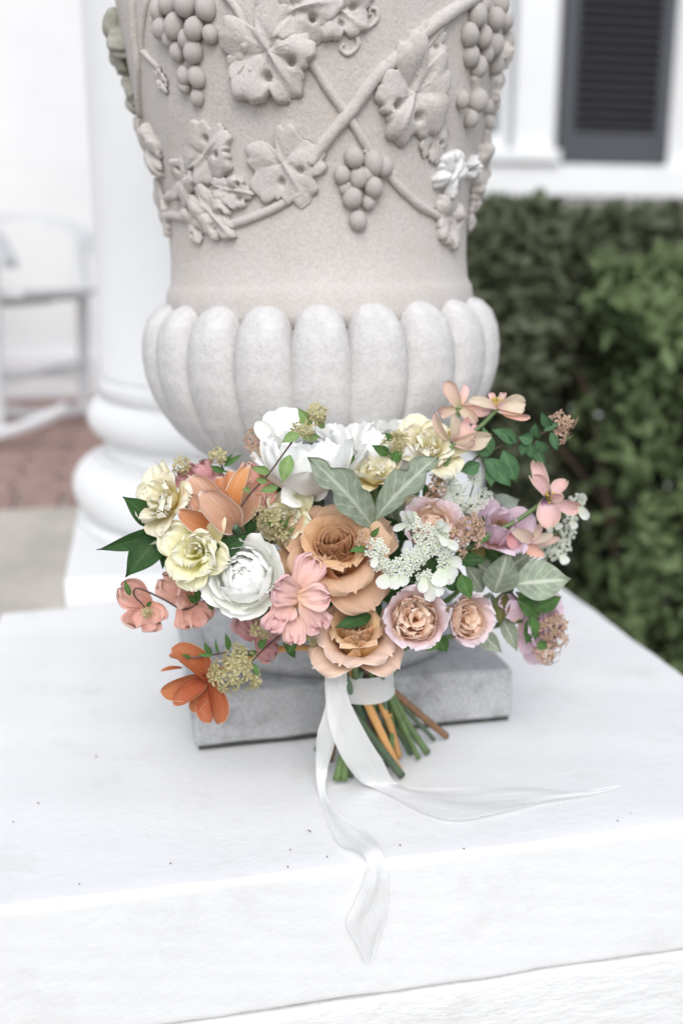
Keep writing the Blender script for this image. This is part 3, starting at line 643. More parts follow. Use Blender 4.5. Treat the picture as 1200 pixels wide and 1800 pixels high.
def flower(name, px, py, Y, Rpx, face, inner, outer, label=None, spin=0, seed=0, stem='stem_green', calyx=True, core=None, spiral=None):
    """inner: layers joined into the flower's heart; outer: layers of single petals. Unit radius, axis = face"""
    rg = random.Random(seed+11); P = at(px, py, Y); S = Rpx*1.14*depth(P)/F_PX; B = basis(dirc(*face), spin, P)
    mb = MB(); back = -Vector((B[0][2], B[1][2], B[2][2]))
    target = Vector((.19, .80, .10)); p0 = Vector(P.tolist())
    mid = p0+back*S*1.0+(target-p0)*.25
    mb.add(*tube(catmull([P, (p0+back*S*.5), mid, (mid+target)*.5+Vector((0, .02, 0)), target], 4), S*.06+.0008, 7))
    if calyx:
        mb.add(*lathe([(.0, -.20), (.10, -.15), (.16, -.06), (.12, -.015), (.03, -.01)], 10), M=B @ Matrix.Scale(S, 4))
    f = mb.obj(name, M[stem], BQ, Wm=B)
    if label: f['label'] = label
    if inner:
        hb = MB(); mats = []
        for L in inner:
            L = dict(L); n = L.pop('n'); mt = L.pop('mat'); jit = L.pop('jit', .06); st = L.pop('start', rg.uniform(0, 6.28)); tl = L.pop('tilt', .05); spr = L.pop('spread', 0); zo = L.pop('z', 0); sweep = L.pop('sweep', 6.2832)
            if mt not in mats: mats.append(mt)
            for k in range(n):
                V, F, UV = petal_grid(seed=rg.randint(0, 9999), **L)
                a = st+sweep*k/n+rg.uniform(-jit, jit)*3; ss = 1+rg.uniform(-jit, jit)
                off = Matrix.Translation((rg.uniform(-spr, spr), rg.uniform(-spr, spr), zo))
                hb.add(V, F, UV, Matrix.Scale(S, 4) @ off @ Matrix.Rotation(a, 4, 'Z') @ Matrix.Rotation(rg.uniform(-tl, tl), 4, 'Y') @ Matrix.Rotation(rg.uniform(-tl, tl), 4, 'X') @ Matrix.Scale(ss, 4), mats.index(mt))
        if spiral:
            mt, turns, ra, rb_, zt, zb = spiral; n = int(turns*34); nv = 9; V = []; UV = []
            for j in range(nv):
                for k in range(n):
                    t = k/(n-1); th = t*turns*2*math.pi; rr_ = ra+(rb_-ra)*t**.85; q = j/(nv-1)
                    top = zt-.20*rr_-.5*rr_*rr_+.022*math.sin(th*1.31)+.015*math.sin(th*2.7+1)
                    z = zb+(top-zb)*q; bow = .05*math.sin(q*2.6)*(.4+t); lip = .042*max(0, (q-.84)/.16)**1.5*(.5+t)
                    V.append(((rr_+bow+lip-.05*t)*math.cos(th), (rr_+bow+lip-.05*t)*math.sin(th), z-lip*.25)); UV.append((.5+.3*math.sin(th*.7), .25+.7*q))
            if mt not in mats: mats.append(mt)
            hb.add(V, grid_faces(n, nv), UV, Matrix.Scale(S, 4), mats.index(mt))
        if core:
            mats.append(core); hb.add(*lathe([(.0, -.05), (.12, .0), (.13, .12), (.07, .22), (0.01, .25)], 12), M=Matrix.Scale(S, 4), mi=len(mats)-1)
        hb.obj('inner_petals', [M[x] for x in mats], f, local=True, Wm=B)
    for q, L in enumerate(outer):
        L = dict(L); n = L.pop('n'); mt = L.pop('mat'); jit = L.pop('jit', .06); st = L.pop('start', rg.uniform(0, 6.28)); tl = L.pop('tilt', .07); sc = L.pop('scales', None)
        for k in range(n):
            me = petal_mesh((name, seed, q, k % 3), mt, seed=seed*31+q*7+k % 3, **L)
            a = st+2*math.pi*k/n+rg.uniform(-jit, jit)*3; ss = S*(1+rg.uniform(-jit, jit))*(sc[k % len(sc)] if sc else 1)
            inst('petal', me, B @ Matrix.Rotation(a, 4, 'Z') @ Matrix.Rotation(rg.uniform(-tl, tl), 4, 'Y') @ Matrix.Rotation(rg.uniform(-tl, tl), 4, 'X') @ Matrix.Scale(ss, 4), f)
    return f
def blade(parent, name, b, t, wpx, mat, roll=0, curve=0, **kw):
    """one petal or leaf from its base to its tip, both (x, y of the photograph, world Y)"""
    P0, P1 = Vector(at(*b).tolist()), Vector(at(*t).tolist()); d = P1-P0; L = d.length; z = d.normalized()
    n = -Vector(ray((b[0]+t[0])/2, (b[1]+t[1])/2).tolist()).normalized(); n = (n-z*n.dot(z)).normalized()
    n = Matrix.Rotation(math.radians(roll), 3, z) @ n; y = z.cross(-n)
    Bm = Matrix(((-n.x, y.x, z.x, P0.x), (-n.y, y.y, z.y, P0.y), (-n.z, y.z, z.z, P0.z), (0, 0, 0, 1)))   # -X faces the viewer (inside of the cup)
    Wm_ = wpx*depth(P0)/F_PX; a = curve
    phis = kw.pop('phis', None) or (-a, -a*.35, a*.35, a)
    V, F, UV = petal_grid(L=L, Wd=Wm_, phis=phis, **kw)
    mb = MB().add(V, F, UV)
    return mb.obj(name, M[mat], parent, Wm=Bm, local=True)
def leaf(parent, b, t, wpx, mat='leaf_dark', roll=0, curve=18, lob=0, Y0=None, **kw):
    k = dict(cup=.55, base=.10, wide=.40, tip=1.45, ruf=.035, rf=1.3, nu=9, nv=15, seed=int(b[0]*7+t[1])); k.update(kw)
    o = blade(parent, 'leaf', b, t, wpx, mat, roll, curve, **k)
    if lob:
        me = o.data; uv = me.uv_layers[0].data
        for lp in me.loops:
            u, v = uv[lp.index].uv; 
            me.vertices[lp.vertex_index].co.y *= 1  # keep the midrib
        n = k['nu']
        for j in range(k['nv']):
            v = j/(k['nv']-1)
            for i in range(n):
                u = -1+2*i/(n-1); ph_ = 0 if u > 0 else 1.9
                me.vertices[j*n+i].co.y *= 1+lob*(abs(math.sin(v*9.5+ph_))**.7-.75)*min(1, max(0, (v-.3)*3))*abs(u)
        me.update()
    return o
def part(name, px, py, Y, label=None):
    e = empty(name, at(px, py, Y), BQ)
    if label: e['label'] = label
    return e
def pstem(parent, pts, r, mat='stem_green', name='stem', n=6, ns=7):
    P = catmull([at(*p) for p in pts], n); s = depth(P[0])/F_PX
    rad = np.linspace(r[0], r[1], len(P))*s if isinstance(r, (tuple, list)) else r*s
    return MB().add(*tube(P, rad, ns)).obj(name, M[mat], parent)

# --- roses
def rose(name, px, py, Y, R, face, label, seed, mi, mo, spin=0, n_out=(5, 5, 4), open_=1.0, sp=4.2, bud=1.0):
    inner = []
    for i, (n, r, L) in enumerate(((3, .21*bud, .88), (3, .265*bud, .86), (2, .315*bud, .82))):
        inner.append(dict(n=n, mat=mi, L=L, Wd=2*r*2.1, cr=r+.035, r0=.04, phis=(50+4*i, 26, 6, -8, -17+2*i, -12+6*i), base=.6, wide=.62, tip=.27, edge=.006+.008*i, ruf=.003, jit=.03, tilt=.03, start=i*.9+.5, nu=17, nv=15))
    outer = [dict(n=n_out[0], mat=mi, L=1.02, Wd=.98, cr=.50, r0=.06, phis=(52, 34, 14, 8, 24, 66*open_), base=.45, wide=.58, tip=.40, edge=.11, ruf=.014, point=.05, crumple=.012),
             dict(n=n_out[1], mat=mo, L=1.10, Wd=1.14, cr=.72, r0=.06, phis=(70, 52, 34, 32, 58*open_, 104*open_), base=.42, wide=.6, tip=.38, edge=.13, ruf=.02, point=.06, crumple=.014, nu=15, nv=15)]
    if len(n_out) > 2 and n_out[2]:
        outer.append(dict(n=n_out[2], mat=mo, L=1.16, Wd=1.22, cr=1.0, r0=.06, phis=(84, 72, 62, 66, 88, 116), base=.42, wide=.6, tip=.40, edge=.12, ruf=.026, point=.06, crumple=.014, nu=15, nv=15))
    return flower(name, px, py, Y, R, face, inner, outer, label, spin, seed, spiral=(mi, sp, .012, .235*bud, .90, .25))
rose('rose', 592, 992, .775, 90, (-.03, .62, 1), 'large caramel rose with a tight spiral centre, in the middle', 1, 'p_caramel_in', 'p_caramel', .4, (5, 5, 4), 1.0, 4.8, 1.4)
rose('rose', 624, 1142, .755, 70, (.03, .95, 1), 'apricot rose opening upward above the ribbon', 2, 'p_apricot', 'p_apricot_tip', 1.2, (4, 5, 3), .92, 3.0, 1.3)
def garden_rose(px, py, Y, R, face, label, seed, mi, mo, ni=1.0, no=(7, 6)):
    inner = []
    for i in range(6):
        r = .02+.085*i
        inner.append(dict(n=max(3, int((3+i*.9)*ni)), mat=mi, L=.68-.02*i, Wd=.44+.10*i, cr=.24+.09*i, r0=r*.6, phis=(20+7*i, 10+4*i, 2, 2, 18, 40-4*i), base=.5, wide=.64, tip=.32, edge=.05, ruf=.03, rf=1.4, jit=.16, tilt=.16, spread=.03))
    outer = [dict(n=no[0], mat=mi, L=.96, Wd=.90, cr=.60, r0=.10, phis=(68, 46, 18, -2, -10), base=.5, wide=.62, tip=.36, edge=.05, ruf=.025, rf=2),
             dict(n=no[1], mat=mo, L=1.14, Wd=1.04, cr=.80, r0=.08, phis=(78, 60, 34, 18, 18, 34), base=.5, wide=.62, tip=.36, edge=.06, ruf=.03, rf=2)]
    return flower('garden_rose', px, py, Y, R, face, inner, outer, label, 0, seed)
garden_rose(727, 1090, .745, 66, (-.02, .12, 1), 'ruffled blush garden rose edged with lilac petals, below the lace flower', 3, 'p_blush', 'p_lilac')
garden_rose(802, 1084, .775, 56, (.45, .02, 1), 'smaller beige pink garden rose turned to the right', 4, 'p_blush', 'p_lilac', .8, (5, 5))
garden_rose(756, 945, .79, 62, (0, .55, 1), 'tan garden rose half hidden behind the lace flower', 5, 'p_blush', 'p_lilac', .9, (5, 6))
def bud_rose(px, py, Y, R, face, label, seed, m1, m2):
    inner = [dict(n=4, mat='p_apricot_tip', L=.75, Wd=.8, cr=.36, r0=.1, phis=(40, 10, -10, -20), base=.5, wide=.6, tip=.4)]
    outer = [dict(n=5, mat=m1, L=1.0, Wd=.95, cr=.52, r0=.12, phis=(60, 34, 6, -6, 2), base=.5, wide=.6, tip=.4, edge=.05, ruf=.015),
             dict(n=4, mat=m2, L=1.15, Wd=1.05, cr=.8, r0=.12, phis=(80, 60, 40, 34, 60), base=.5, wide=.6, tip=.42, edge=.08, ruf=.03)]
    return flower('rose_bud', px, py, Y, R, face, inner, outer, label, 0, seed)
bud_rose(868, 950, .80, 56, (.15, .75, .9), 'lilac pink rose bud with orange inside, at the right', 6, 'p_mauve', 'p_mauve')
bud_rose(925, 1092, .80, 52, (.8, .1, .7), 'pale lilac rose bud hanging over the right side', 7, 'p_mauve', 'p_mauve')
g_ = part('loose_petals', 945, 1100, .81, 'lilac petals hanging at the lower right')
for b, t, w, r in (((925, 1110, .80), (945, 1168, .80), 40, 10), ((915, 1095, .79), (925, 1150, .785), 34, -20), ((945, 1075, .81), (978, 1040, .81), 44, 0), ((915, 1060, .785), (875, 1062, .78), 34, 20), ((910, 1090, .78), (895, 1055, .775), 36, 10), ((950, 1080, .81), (982, 1090, .81), 40, 0)):
    blade(g_, 'petal', b, t, w, 'p_mauve', r, 14, base=.4, wide=.6, tip=.5, cup=.6, ruf=.03)

# --- ranunculus and peonies
def ranunculus(name, px, py, Y, R, face, label, seed, mat, n=6, ruf=.012, loose=0, spin=0):
    """nested bowls: every petal is a patch of a sphere that closes over the centre"""
    def patch(rho, alpha, wd, k, **kw):
        a = math.radians(alpha); return dict(mat=mat, L=rho*a, Wd=wd*rho, cr=rho*1.04, r0=.02, phis=(88, 88-alpha*.34, 88-alpha*.68, 88-alpha+kw.pop('lip', 0)), base=.35, wide=.55, tip=.30, edge=kw.pop('edge', .01), ruf=kw.pop('ruf', ruf), rf=1.3, **kw)
    inner = []
    for i, (rho, al, m_, z) in enumerate(((.12, 165, 3, .47), (.20, 158, 4, .36), (.28, 150, 5, .26), (.36, 143, 5, .18), (.44, 135, 6, .11), (.52, 127, 6, .06))):
        inner.append(dict(n=m_, jit=.06, tilt=.05, z=z, start=i*1.1, **patch(rho, al, 1.5, i)))
    outer = [dict(n=n, jit=.05, tilt=.06, **patch(.62, 112, 1.35, 5)), dict(n=n, jit=.05, tilt=.07, **patch(.74, 96, 1.25, 6, lip=loose*.6, edge=.02)), dict(n=n-1, jit=.05, tilt=.08, **patch(.86, 80, 1.2, 7, lip=loose, edge=.03))]
    return flower(name, px, py, Y, R, face, inner, outer, label, spin, seed)
ranunculus('ranunculus', 440, 1024, .775, 76, (-.15, .30, 1), 'full white ranunculus left of the caramel rose', 8, 'p_ranun', 6, .016, 14)
ranunculus('peony', 543, 862, .805, 96, (-.03, 1.5, .75), 'large white peony at the top of the bouquet', 9, 'p_white', 6, .03, 8)
ranunculus('peony', 680, 842, .835, 88, (.05, 1.4, .7), 'white peony behind the cream blooms, at the top', 10, 'p_white', 5, .03, 6)
g_ = part('loose_petals', 490, 760, .83, 'loose upright white petals at the top')
for b, t, w, r in (((500, 785, .82), (512, 716, .825), 66, 0), ((485, 790, .82), (475, 722, .82), 40, 0), ((480, 775, .82), (450, 742, .81), 34, 0), ((490, 800, .815), (468, 768, .80), 44, 0), ((520, 875, .79), (495, 880, .77), 50, 20), ((545, 870, .80), (575, 850, .78), 40, 0)):
    blade(g_, 'petal', b, t, w, 'p_white', r, 20, base=.5, wide=.6, tip=.4, cup=.7, ruf=.03)

# --- lisianthus
def lisianthus(px, py, Y, R, face, label, seed, mat, k=1.0):
    inner = [dict(n=4, mat=mat, L=.66, Wd=.5, cr=.25, r0=.06, phis=(30, 14, 4, 10, 30), base=.4, wide=.7, tip=.35, ruf=.12, rf=2.4, jag=.06, jit=.15, tilt=.15),
             dict(n=5, mat=mat, L=.8, Wd=.7, cr=.4, r0=.08, phis=(44, 26, 14, 24, 50), base=.4, wide=.7, tip=.35, ruf=.11, rf=2.6, jag=.06, jit=.12, tilt=.12)]
    outer = [dict(n=4, mat=mat, L=.95, Wd=.95, cr=.6, r0=.08, phis=(60, 44, 30, 40, 70), base=.4, wide=.7, tip=.35, ruf=.09, rf=3, jag=.05, jit=.12, tilt=.12, nu=15),
             dict(n=4, mat=mat, L=1.1, Wd=1.05, cr=.9, r0=.08, phis=(74, 62, 54, 70, 92), base=.4, wide=.7, tip=.35, ruf=.08, rf=3, jag=.05, jit=.12, tilt=.1, nu=15)]
    return flower('lisianthus', px, py, Y, R, face, inner, outer, label, 0, seed)
lisianthus(352, 972, .775, 58, (-.2, .15, 1), 'pale lemon ruffled lisianthus left of the white ranunculus', 12, 'p_lemon')
lisianthus(306, 885, .80, 56, (-.6, .3, .8), 'cream ruffled lisianthus left of the peach tulip', 13, 'p_cream')
lisianthus(750, 800, .81, 56, (.1, .55, .9), 'cream lisianthus with yellow throat at the top right', 14, 'p_cream')
lisianthus(508, 918, .79, 42, (.05, .3, 1), 'small lemon white lisianthus above the caramel rose', 15, 'p_lemon')
lisianthus(402, 940, .825, 46, (.0, .2, 1), 'cream yellow lisianthus beneath the peach tulip', 16, 'p_cream')
lisianthus(658, 848, .79, 44, (-.05, .8, .7), 'small cream lisianthus behind the grey leaves', 17, 'p_cream')
lisianthus(700, 905, .825, 40, (.1, .4, 1), 'yellow cream lisianthus deep behind the grey leaf', 18, 'p_cream')

# --- tulips
t1 = part('tulip', 408, 922, .775, 'peach orange tulip with white rimmed petals, upper left')
pk = dict(base=.4, wide=.56, tip=.5, ruf=.02, point=.04, crumple=.014, wav=.04, nu=13, nv=15)
for b, t, w, r, c, cu, mt in (((411, 925, .775), (350, 865, .757), 76, 6, 30, 1.3, 'out'), ((396, 926, .782), (312, 897, .765), 50, -28, 26, .9, 'in'), ((392, 915, .79), (333, 838, .785), 80, -6, 18, 1.1, 'out'), ((405, 915, .795), (384, 838, .80), 70, 14, 18, 1.2, 'in'),
                       ((413, 921, .785), (438, 819, .778), 54, -38, 20, 1.4, 'in'), ((410, 915, .79), (404, 824, .80), 36, 6, 22, 1.1, 'in'), ((398, 918, .78), (331, 862, .775), 34, -44, 24, .9, 'out'), ((415, 922, .79), (446, 848, .80), 52, 20, 14, 1.1, 'out'), ((404, 918, .783), (374, 856, .780), 56, 0, 30, 1.3, 'in')):
    blade(t1, 'petal', b, t, w, 'p_tulip_'+mt, r, c, cup=cu, seed=int(t[0]), **dict(pk, ruf=.035, rf=1.7, wav=.07, crumple=.02, jag=.02))
pstem(t1, [(411, 922, .775), (420, 938, .79), (432, 955, .81)], (8, 7), 'stem_blue')
t2 = part('tulip', 363, 1190, .775, 'drooping open orange tulip with splayed petals, lower left')
for b, t, w, r, c, cu in (((365, 1192, .775), (302, 1138, .765), 62, 30, 22, 1.2), ((364, 1193, .775), (282, 1217, .76), 54, -18, 20, 1.1), ((364, 1194, .772), (305, 1239, .755), 44, 12, 16, 1.2), ((366, 1196, .775), (338, 1252, .765), 34, 0, 14, .9),
                       ((368, 1192, .77), (387, 1273, .765), 46, -22, 14, 1.3), ((365, 1192, .772), (366, 1272, .76), 46, 24, 16, 1.2), ((320, 1174, .79), (282, 1179, .79), 10, 40, 20, .4), ((340, 1160, .785), (297, 1152, .785), 20, 40, 14, .6)):
    blade(t2, 'petal', b, t, w, 'p_orange', r, c, cup=cu, seed=int(t[0]), **pk)
pstem(t2, [(362, 1189, .775), (390, 1178, .785), (440, 1155, .80), (520, 1138, .80), (600, 1150, .80)], (7, 6), 'stem_orange')
def cup_flower(name, px, py, Y, label, pets, mats, stem, eye=None, stam=None):
    e = part(name, px, py, Y, label)
    for q, (t, w, r, c, dy) in enumerate(pets):
        blade(e, 'petal', (px, py, Y), (t[0], t[1], Y+dy), w, mats[q % len(mats)], r, c+6, cup=1.15, base=.3, wide=.66, tip=.46, ruf=.07, rf=2.2, jag=.07, wav=.10, notch=.04, crumple=.025, nu=11, nv=13, seed=int(t[0]+t[1]))
    P = at(px, py, Y); s = depth(P)/F_PX
    if stem: pstem(e, stem, (4.2, 4.0), 'stem_green'); MB().add(*tube([P, P+np.array(dirc(0, -.5, -.2))*s*9], [s*7, s*4], 8)).obj('receptacle', M['stem_green'], e)
    if stam:
        mb = MB(); rg = random.Random(3)
        for k in range(stam[0]):
            d = np.array(dirc(rg.uniform(-.8, .8)+stam[1], rg.uniform(-.6, .6)+stam[2], stam[3])); d /= np.linalg.norm(d)
            Q = catmull([P+d*s*2, P+d*s*10, P+d*s*rg.uniform(13, 19)+up*s*2], 3); mb.add(*tube(Q, s*1.0, 5), mi=0)
            mb.add(*lathe([(.2, -1), (1, -.5), (1, .5), (.2, 1)], 6), M=Matrix.Translation(Q[-1]) @ Matrix.Scale(s*2.3, 4), mi=0)
        if eye: mb.add(*lathe([(.2, 0), (4, 1), (4.5, 5), (1.5, 9)], 8), M=basis(dirc(stam[1], stam[2], 1), 0, P) @ Matrix.Scale(s, 4), mi=1)
        mb.obj('stamens', [M['stamen'], M['leaf_sprig']], e)
    return e
cup_flower('anemone', 961, 876, .785, 'open pink flower with purple eye on a long stem, at the right', [((940, 808), 34, 0, 8, .012), ((933, 836), 32, 30, 20, -.012), ((995, 846), 32, -20, -6, .0), ((1018, 893), 34, 20, 12, -.005), ((966, 929), 50, 0, 14, -.018), ((990, 870), 22, 20, 10, -.02)], ['p_helle'],
           [(958, 880, .787), (930, 900, .785), (900, 920, .785), (850, 945, .785), (790, 985, .79)], True, (16, .35, .05, .8))
cup_flower('anemone', 796, 778, .79, 'tan pink flower seen from the side, lowest of three at the top', [((765, 727), 26, -50, 14, .0), ((797, 730), 26, 20, 8, -.01), ((828, 745), 40, 0, 14, .02), ((863, 768), 40, 15, 12, -.012), ((835, 772), 30, 160, 12, -.02)], ['p_tan', 'p_creamy', 'p_pink', 'p_creamy', 'p_tan'],
           [(795, 780, .79), (786, 812, .79), (770, 850, .795), (755, 890, .81)], False, (6, 0, 1, .4))
cup_flower('anemone', 872, 719, .80, 'cream pink flower on a long stem, topmost at the right', [((822, 703), 26, 30, 12, -.01), ((862, 690), 16, 0, 12, .01), ((923, 708), 44, 0, 16, -.004), ((929, 733), 18, 30, 12, -.012), ((885, 690), 16, 0, 10, .01)], ['p_creamy', 'p_pink', 'p_creamy', 'p_coral', 'p_tan'],
           [(870, 722, .80), (852, 742, .80), (835, 758, .80), (805, 795, .80), (790, 850, .81)], False, (8, .1, 1, .3))
cup_flower('anemone', 806, 716, .82, 'tan and pink flower turned away from the viewer, against the urn', [((784, 671), 32, 0, 10, .0), ((818, 676), 20, 20, 10, .01), ((862, 724), 26, 10, 10, -.005), ((855, 704), 24, 0, 10, .01), ((772, 728), 26, 0, 10, .01), ((838, 742), 26, 0, 10, -.01)], ['p_tan', 'p_pink', 'p_pink', 'p_creamy', 'p_tan', 'p_tan'],
           [(806, 716, .82), (800, 760, .82), (790, 820, .82)])
g_ = part('folded_flower', 925, 950, .785, 'folded cream and dusty pink flower under the open pink one')
for b, t, w, r, mt in (((922, 950, .785), (952, 920, .785), 24, 30, 'p_tan'), ((938, 950, .785), (896, 930, .775), 26, 0, 'p_creamy'), ((930, 955, .785), (972, 938, .785), 18, 0, 'p_creamy'), ((912, 958, .78), (957, 977, .775), 22, 0, 'p_coral'), ((892, 938, .78), (908, 968, .775), 22, 0, 'p_rose'), ((925, 962, .79), (985, 945, .80), 18, 0, 'p_tan')):
    blade(g_, 'petal', b, t, w, mt, r, 14, cup=.9, base=.3, wide=.5, tip=.7, ruf=.02)

# --- sweet peas and other ruffled pink blooms
def ruffled(name, px, py, Y, label, mat, pets):
    e = part(name, px, py, Y, label)
    for b, t, w, r, c in pets: blade(e, 'petal', b, t, w, mat, r, c, cup=.45, base=.25, wide=.78, tip=.34, ruf=.15, rf=2.7, jag=.10, notch=.05, wav=.12, crumple=.03, nu=23, nv=19, seed=int(b[0]+t[1]))
    return e
ruffled('sweet_pea', 262, 1065, .80, 'pale coral sweet pea hanging furthest left', 'p_coral', [((266, 1066, .80), (212, 1032, .795), 56, 0, 16), ((262, 1055, .80), (245, 1108, .79), 70, 0, 14), ((266, 1060, .795), (288, 1092, .785), 44, 20, 14), ((262, 1060, .80), (222, 1060, .80), 30, 30, 12)])
ruffled('sweet_pea', 332, 1055, .795, 'deeper coral sweet pea beside the white ranunculus', 'p_coral', [((335, 1062, .80), (283, 1014, .795), 56, 0, 16), ((338, 1058, .80), (325, 1006, .80), 44, 20, 14), ((330, 1050, .795), (338, 1102, .785), 62, 0, 14), ((335, 1055, .79), (369, 1090, .785), 46, 15, 14), ((330, 1050, .785), (312, 1052, .775), 40, 0, 20)])
ruffled('snapdragon', 525, 1050, .75, 'ruffled bright pink bloom in front of the caramel rose', 'p_pink', [(tuple(list(b[:2])+[b[2]-.014]), tuple(list(t[:2])+[t[2]-.014]), w, r, c) for b, t, w, r, c in [((520, 1052, .75), (552, 980, .755), 58, 0, 20), ((522, 1048, .745), (577, 1046, .735), 54, 15, 18), ((530, 1050, .75), (478, 1032, .735), 56, 0, 22), ((510, 1055, .745), (472, 1108, .735), 44, 0, 14), ((512, 1075, .745), (516, 1130, .735), 46, -10, 16), ((530, 1050, .745), (566, 1108, .74), 56, 0, 18), ((505, 1060, .75), (492, 1092, .735), 50, 0, 26)]])
ruffled('snapdragon', 450, 1125, .79, 'pink bloom low behind the berry sprig', 'p_rose', [((445, 1125, .79), (420, 1088, .785), 40, 0, 14), ((450, 1120, .79), (478, 1158, .79), 40, 0, 14), ((455, 1115, .79), (490, 1130, .79), 36, 0, 14), ((450, 1120, .79), (440, 1090, .79), 40, 0, 14)])
ruffled('snapdragon', 455, 868, .80, 'coral bloom right behind the peach tulip', 'p_coral', [((445, 888, .80), (432, 816, .805), 40, 0, 14), ((445, 880, .80), (480, 852, .795), 50, 0, 14), ((445, 885, .80), (470, 884, .79), 40, 0, 12), ((440, 880, .81), (455, 820, .81), 44, 0, 12)])
ruffled('snapdragon', 350, 835, .82, 'dusty pink bloom at the back left', 'p_rose', [((360, 850, .82), (345, 812, .825), 54, 0, 14), ((365, 850, .82), (385, 828, .825), 40, 0, 14), ((345, 850, .82), (310, 835, .82), 44, 0, 12)])
ruffled('snapdragon', 300, 945, .82, 'magenta pink bloom tucked behind the left leaves', 'p_rose', [((310, 930, .82), (290, 975, .82), 40, 0, 12), ((315, 935, .82), (312, 985, .82), 44, 0, 12), ((305, 935, .82), (270, 925, .82), 30, 0, 12)])

# --- lace flowers: flat heads of tiny white florets ringed by broad petals
def tiny_floret(mb, p, n, s, rg, mats=(0, 1), pet=5, w=.42, long=1.0):
    n = Vector(n).normalized(); B = basis(n, rg.uniform(0, 6.28), p)
    for k in range(pet):
        A = B @ Matrix.Rotation(2*math.pi*k/pet, 4, 'Z') @ Matrix.Scale(s*rg.uniform(.85, 1.15), 4)
        V = [(0.06, 0, 0), (.5*long, w*.5, .16), (.55*long, 0, .08), (.5*long, -w*.5, .16), (.95*long, w*.28, .06), (1.0*long, 0, .0), (.95*long, -w*.28, .06)]
        mb.add(V, [(0, 2, 1), (0, 3, 2), (1, 2, 5, 4), (3, 6, 5, 2)], [(.5, 0), (1, .5), (.5, .5), (0, .5), (.8, 1), (.5, 1), (.2, 1)], A, mats[0])
    V, F, UV = lathe([(.05, -.05), (.16, .0), (.17, .12), (.05, .2)], 6); mb.add(V, F, UV, B @ Matrix.Scale(s, 4), mats[1])
def lace(px, py, Y, label, heads, bigs, stem, seed, s0=6.2, face=(0, .25, 1)):
    e = part('lace_flower', px, py, Y, label); rg = random.Random(seed); mb = MB(); sb = MB()
    P0 = at(*stem); s = depth(P0)/F_PX; fd = np.array(dirc(*face)); fd /= np.linalg.norm(fd)
    for (hx, hy, hr, n) in heads:
        H0 = at(hx, hy, Y)
        sb.add(*tube(catmull([P0, (P0+H0)/2-fd*s*6, H0-fd*s*8], 4), s*1.3, 6))
        for k in range(n):
            a = k*2.399; r = hr*math.sqrt((k+.5)/n); p = H0+rt*s*r*math.cos(a)+up*s*r*math.sin(a)*.9+fd*s*(5-4*(r/hr)**2+rg.uniform(-2, 2))
            nr = fd+rt*.5*math.cos(a)*r/hr+up*.5*math.sin(a)*r/hr+np.array([rg.uniform(-.2, .2) for _ in range(3)])
            sb.add(*tube([H0-fd*s*8, p-fd*s], s*.55, 4, False)); tiny_floret(mb, p, nr, s*s0*rg.uniform(.8, 1.2), rg, w=.62)
    tag(mb.obj('florets', [M['floret_white'], M['floret_green']], e, False), kind='stuff')
    sb.obj('stem', M['stem_green'], e)
    for b, t, w in bigs: blade(e, 'petal', (*b, Y-.004), (*t, Y-.012), w, 'floret_white', rg.uniform(-20, 20), 12, cup=.35, base=.25, wide=.68, tip=.42, notch=.10, ruf=.02, nu=9, nv=9, seed=rg.randint(0, 99))
lace(735, 985, .728, 'white lace flower head over the garden roses, nearest the middle', [(662, 965, 18, 16), (668, 990, 14, 10), (722, 918, 16, 14), (752, 945, 24, 22), (700, 1005, 24, 24), (742, 970, 16, 14), (778, 962, 20, 16), (785, 990, 18, 16), (748, 1018, 16, 14), (725, 985, 20, 16), (775, 935, 14, 10)],
     [((718, 915), (703, 900), 13), ((714, 922), (690, 930), 14), ((727, 918), (716, 897), 12), ((662, 980), (655, 998), 14), ((680, 1010), (667, 1034), 26), ((695, 1012), (690, 1036), 22), ((705, 1012), (712, 1030), 20), ((785, 985), (812, 988), 22), ((782, 995), (802, 1015), 24), ((775, 1000), (770, 1032), 30), ((790, 998), (790, 1028), 22), ((745, 1015), (740, 1042), 20), ((752, 1022), (758, 1058), 22), ((758, 1020), (775, 1048), 22), ((775, 945), (806, 965), 16), ((770, 928), (790, 925), 18), ((765, 925), (780, 918), 16), ((770, 940), (785, 960), 14)], (735, 1030, .77), 5)
lace(820, 868, .80, 'white lace flower at the back right beside the small green leaves', [(790, 850, 16, 14), (805, 868, 20, 18), (835, 842, 14, 12), (848, 872, 16, 14), (830, 888, 18, 14), (800, 890, 16, 12), (780, 878, 14, 10)], [], (812, 920, .82), 6, 4.6)
lace(990, 930, .81, 'white lace flower at the far right edge of the bouquet', [(1015, 880, 14, 10), (1000, 915, 13, 9), (985, 962, 20, 18), (998, 940, 14, 10), (975, 975, 14, 10), (960, 965, 12, 8)],
     [((1015, 885), (1033, 913), 18), ((1018, 880), (1026, 868), 14), ((1002, 915), (1012, 930), 14), ((985, 975), (995, 992), 18), ((968, 925), (962, 935), 14), ((975, 920), (985, 930), 16)], (900, 1000, .80), 7, 4.6)

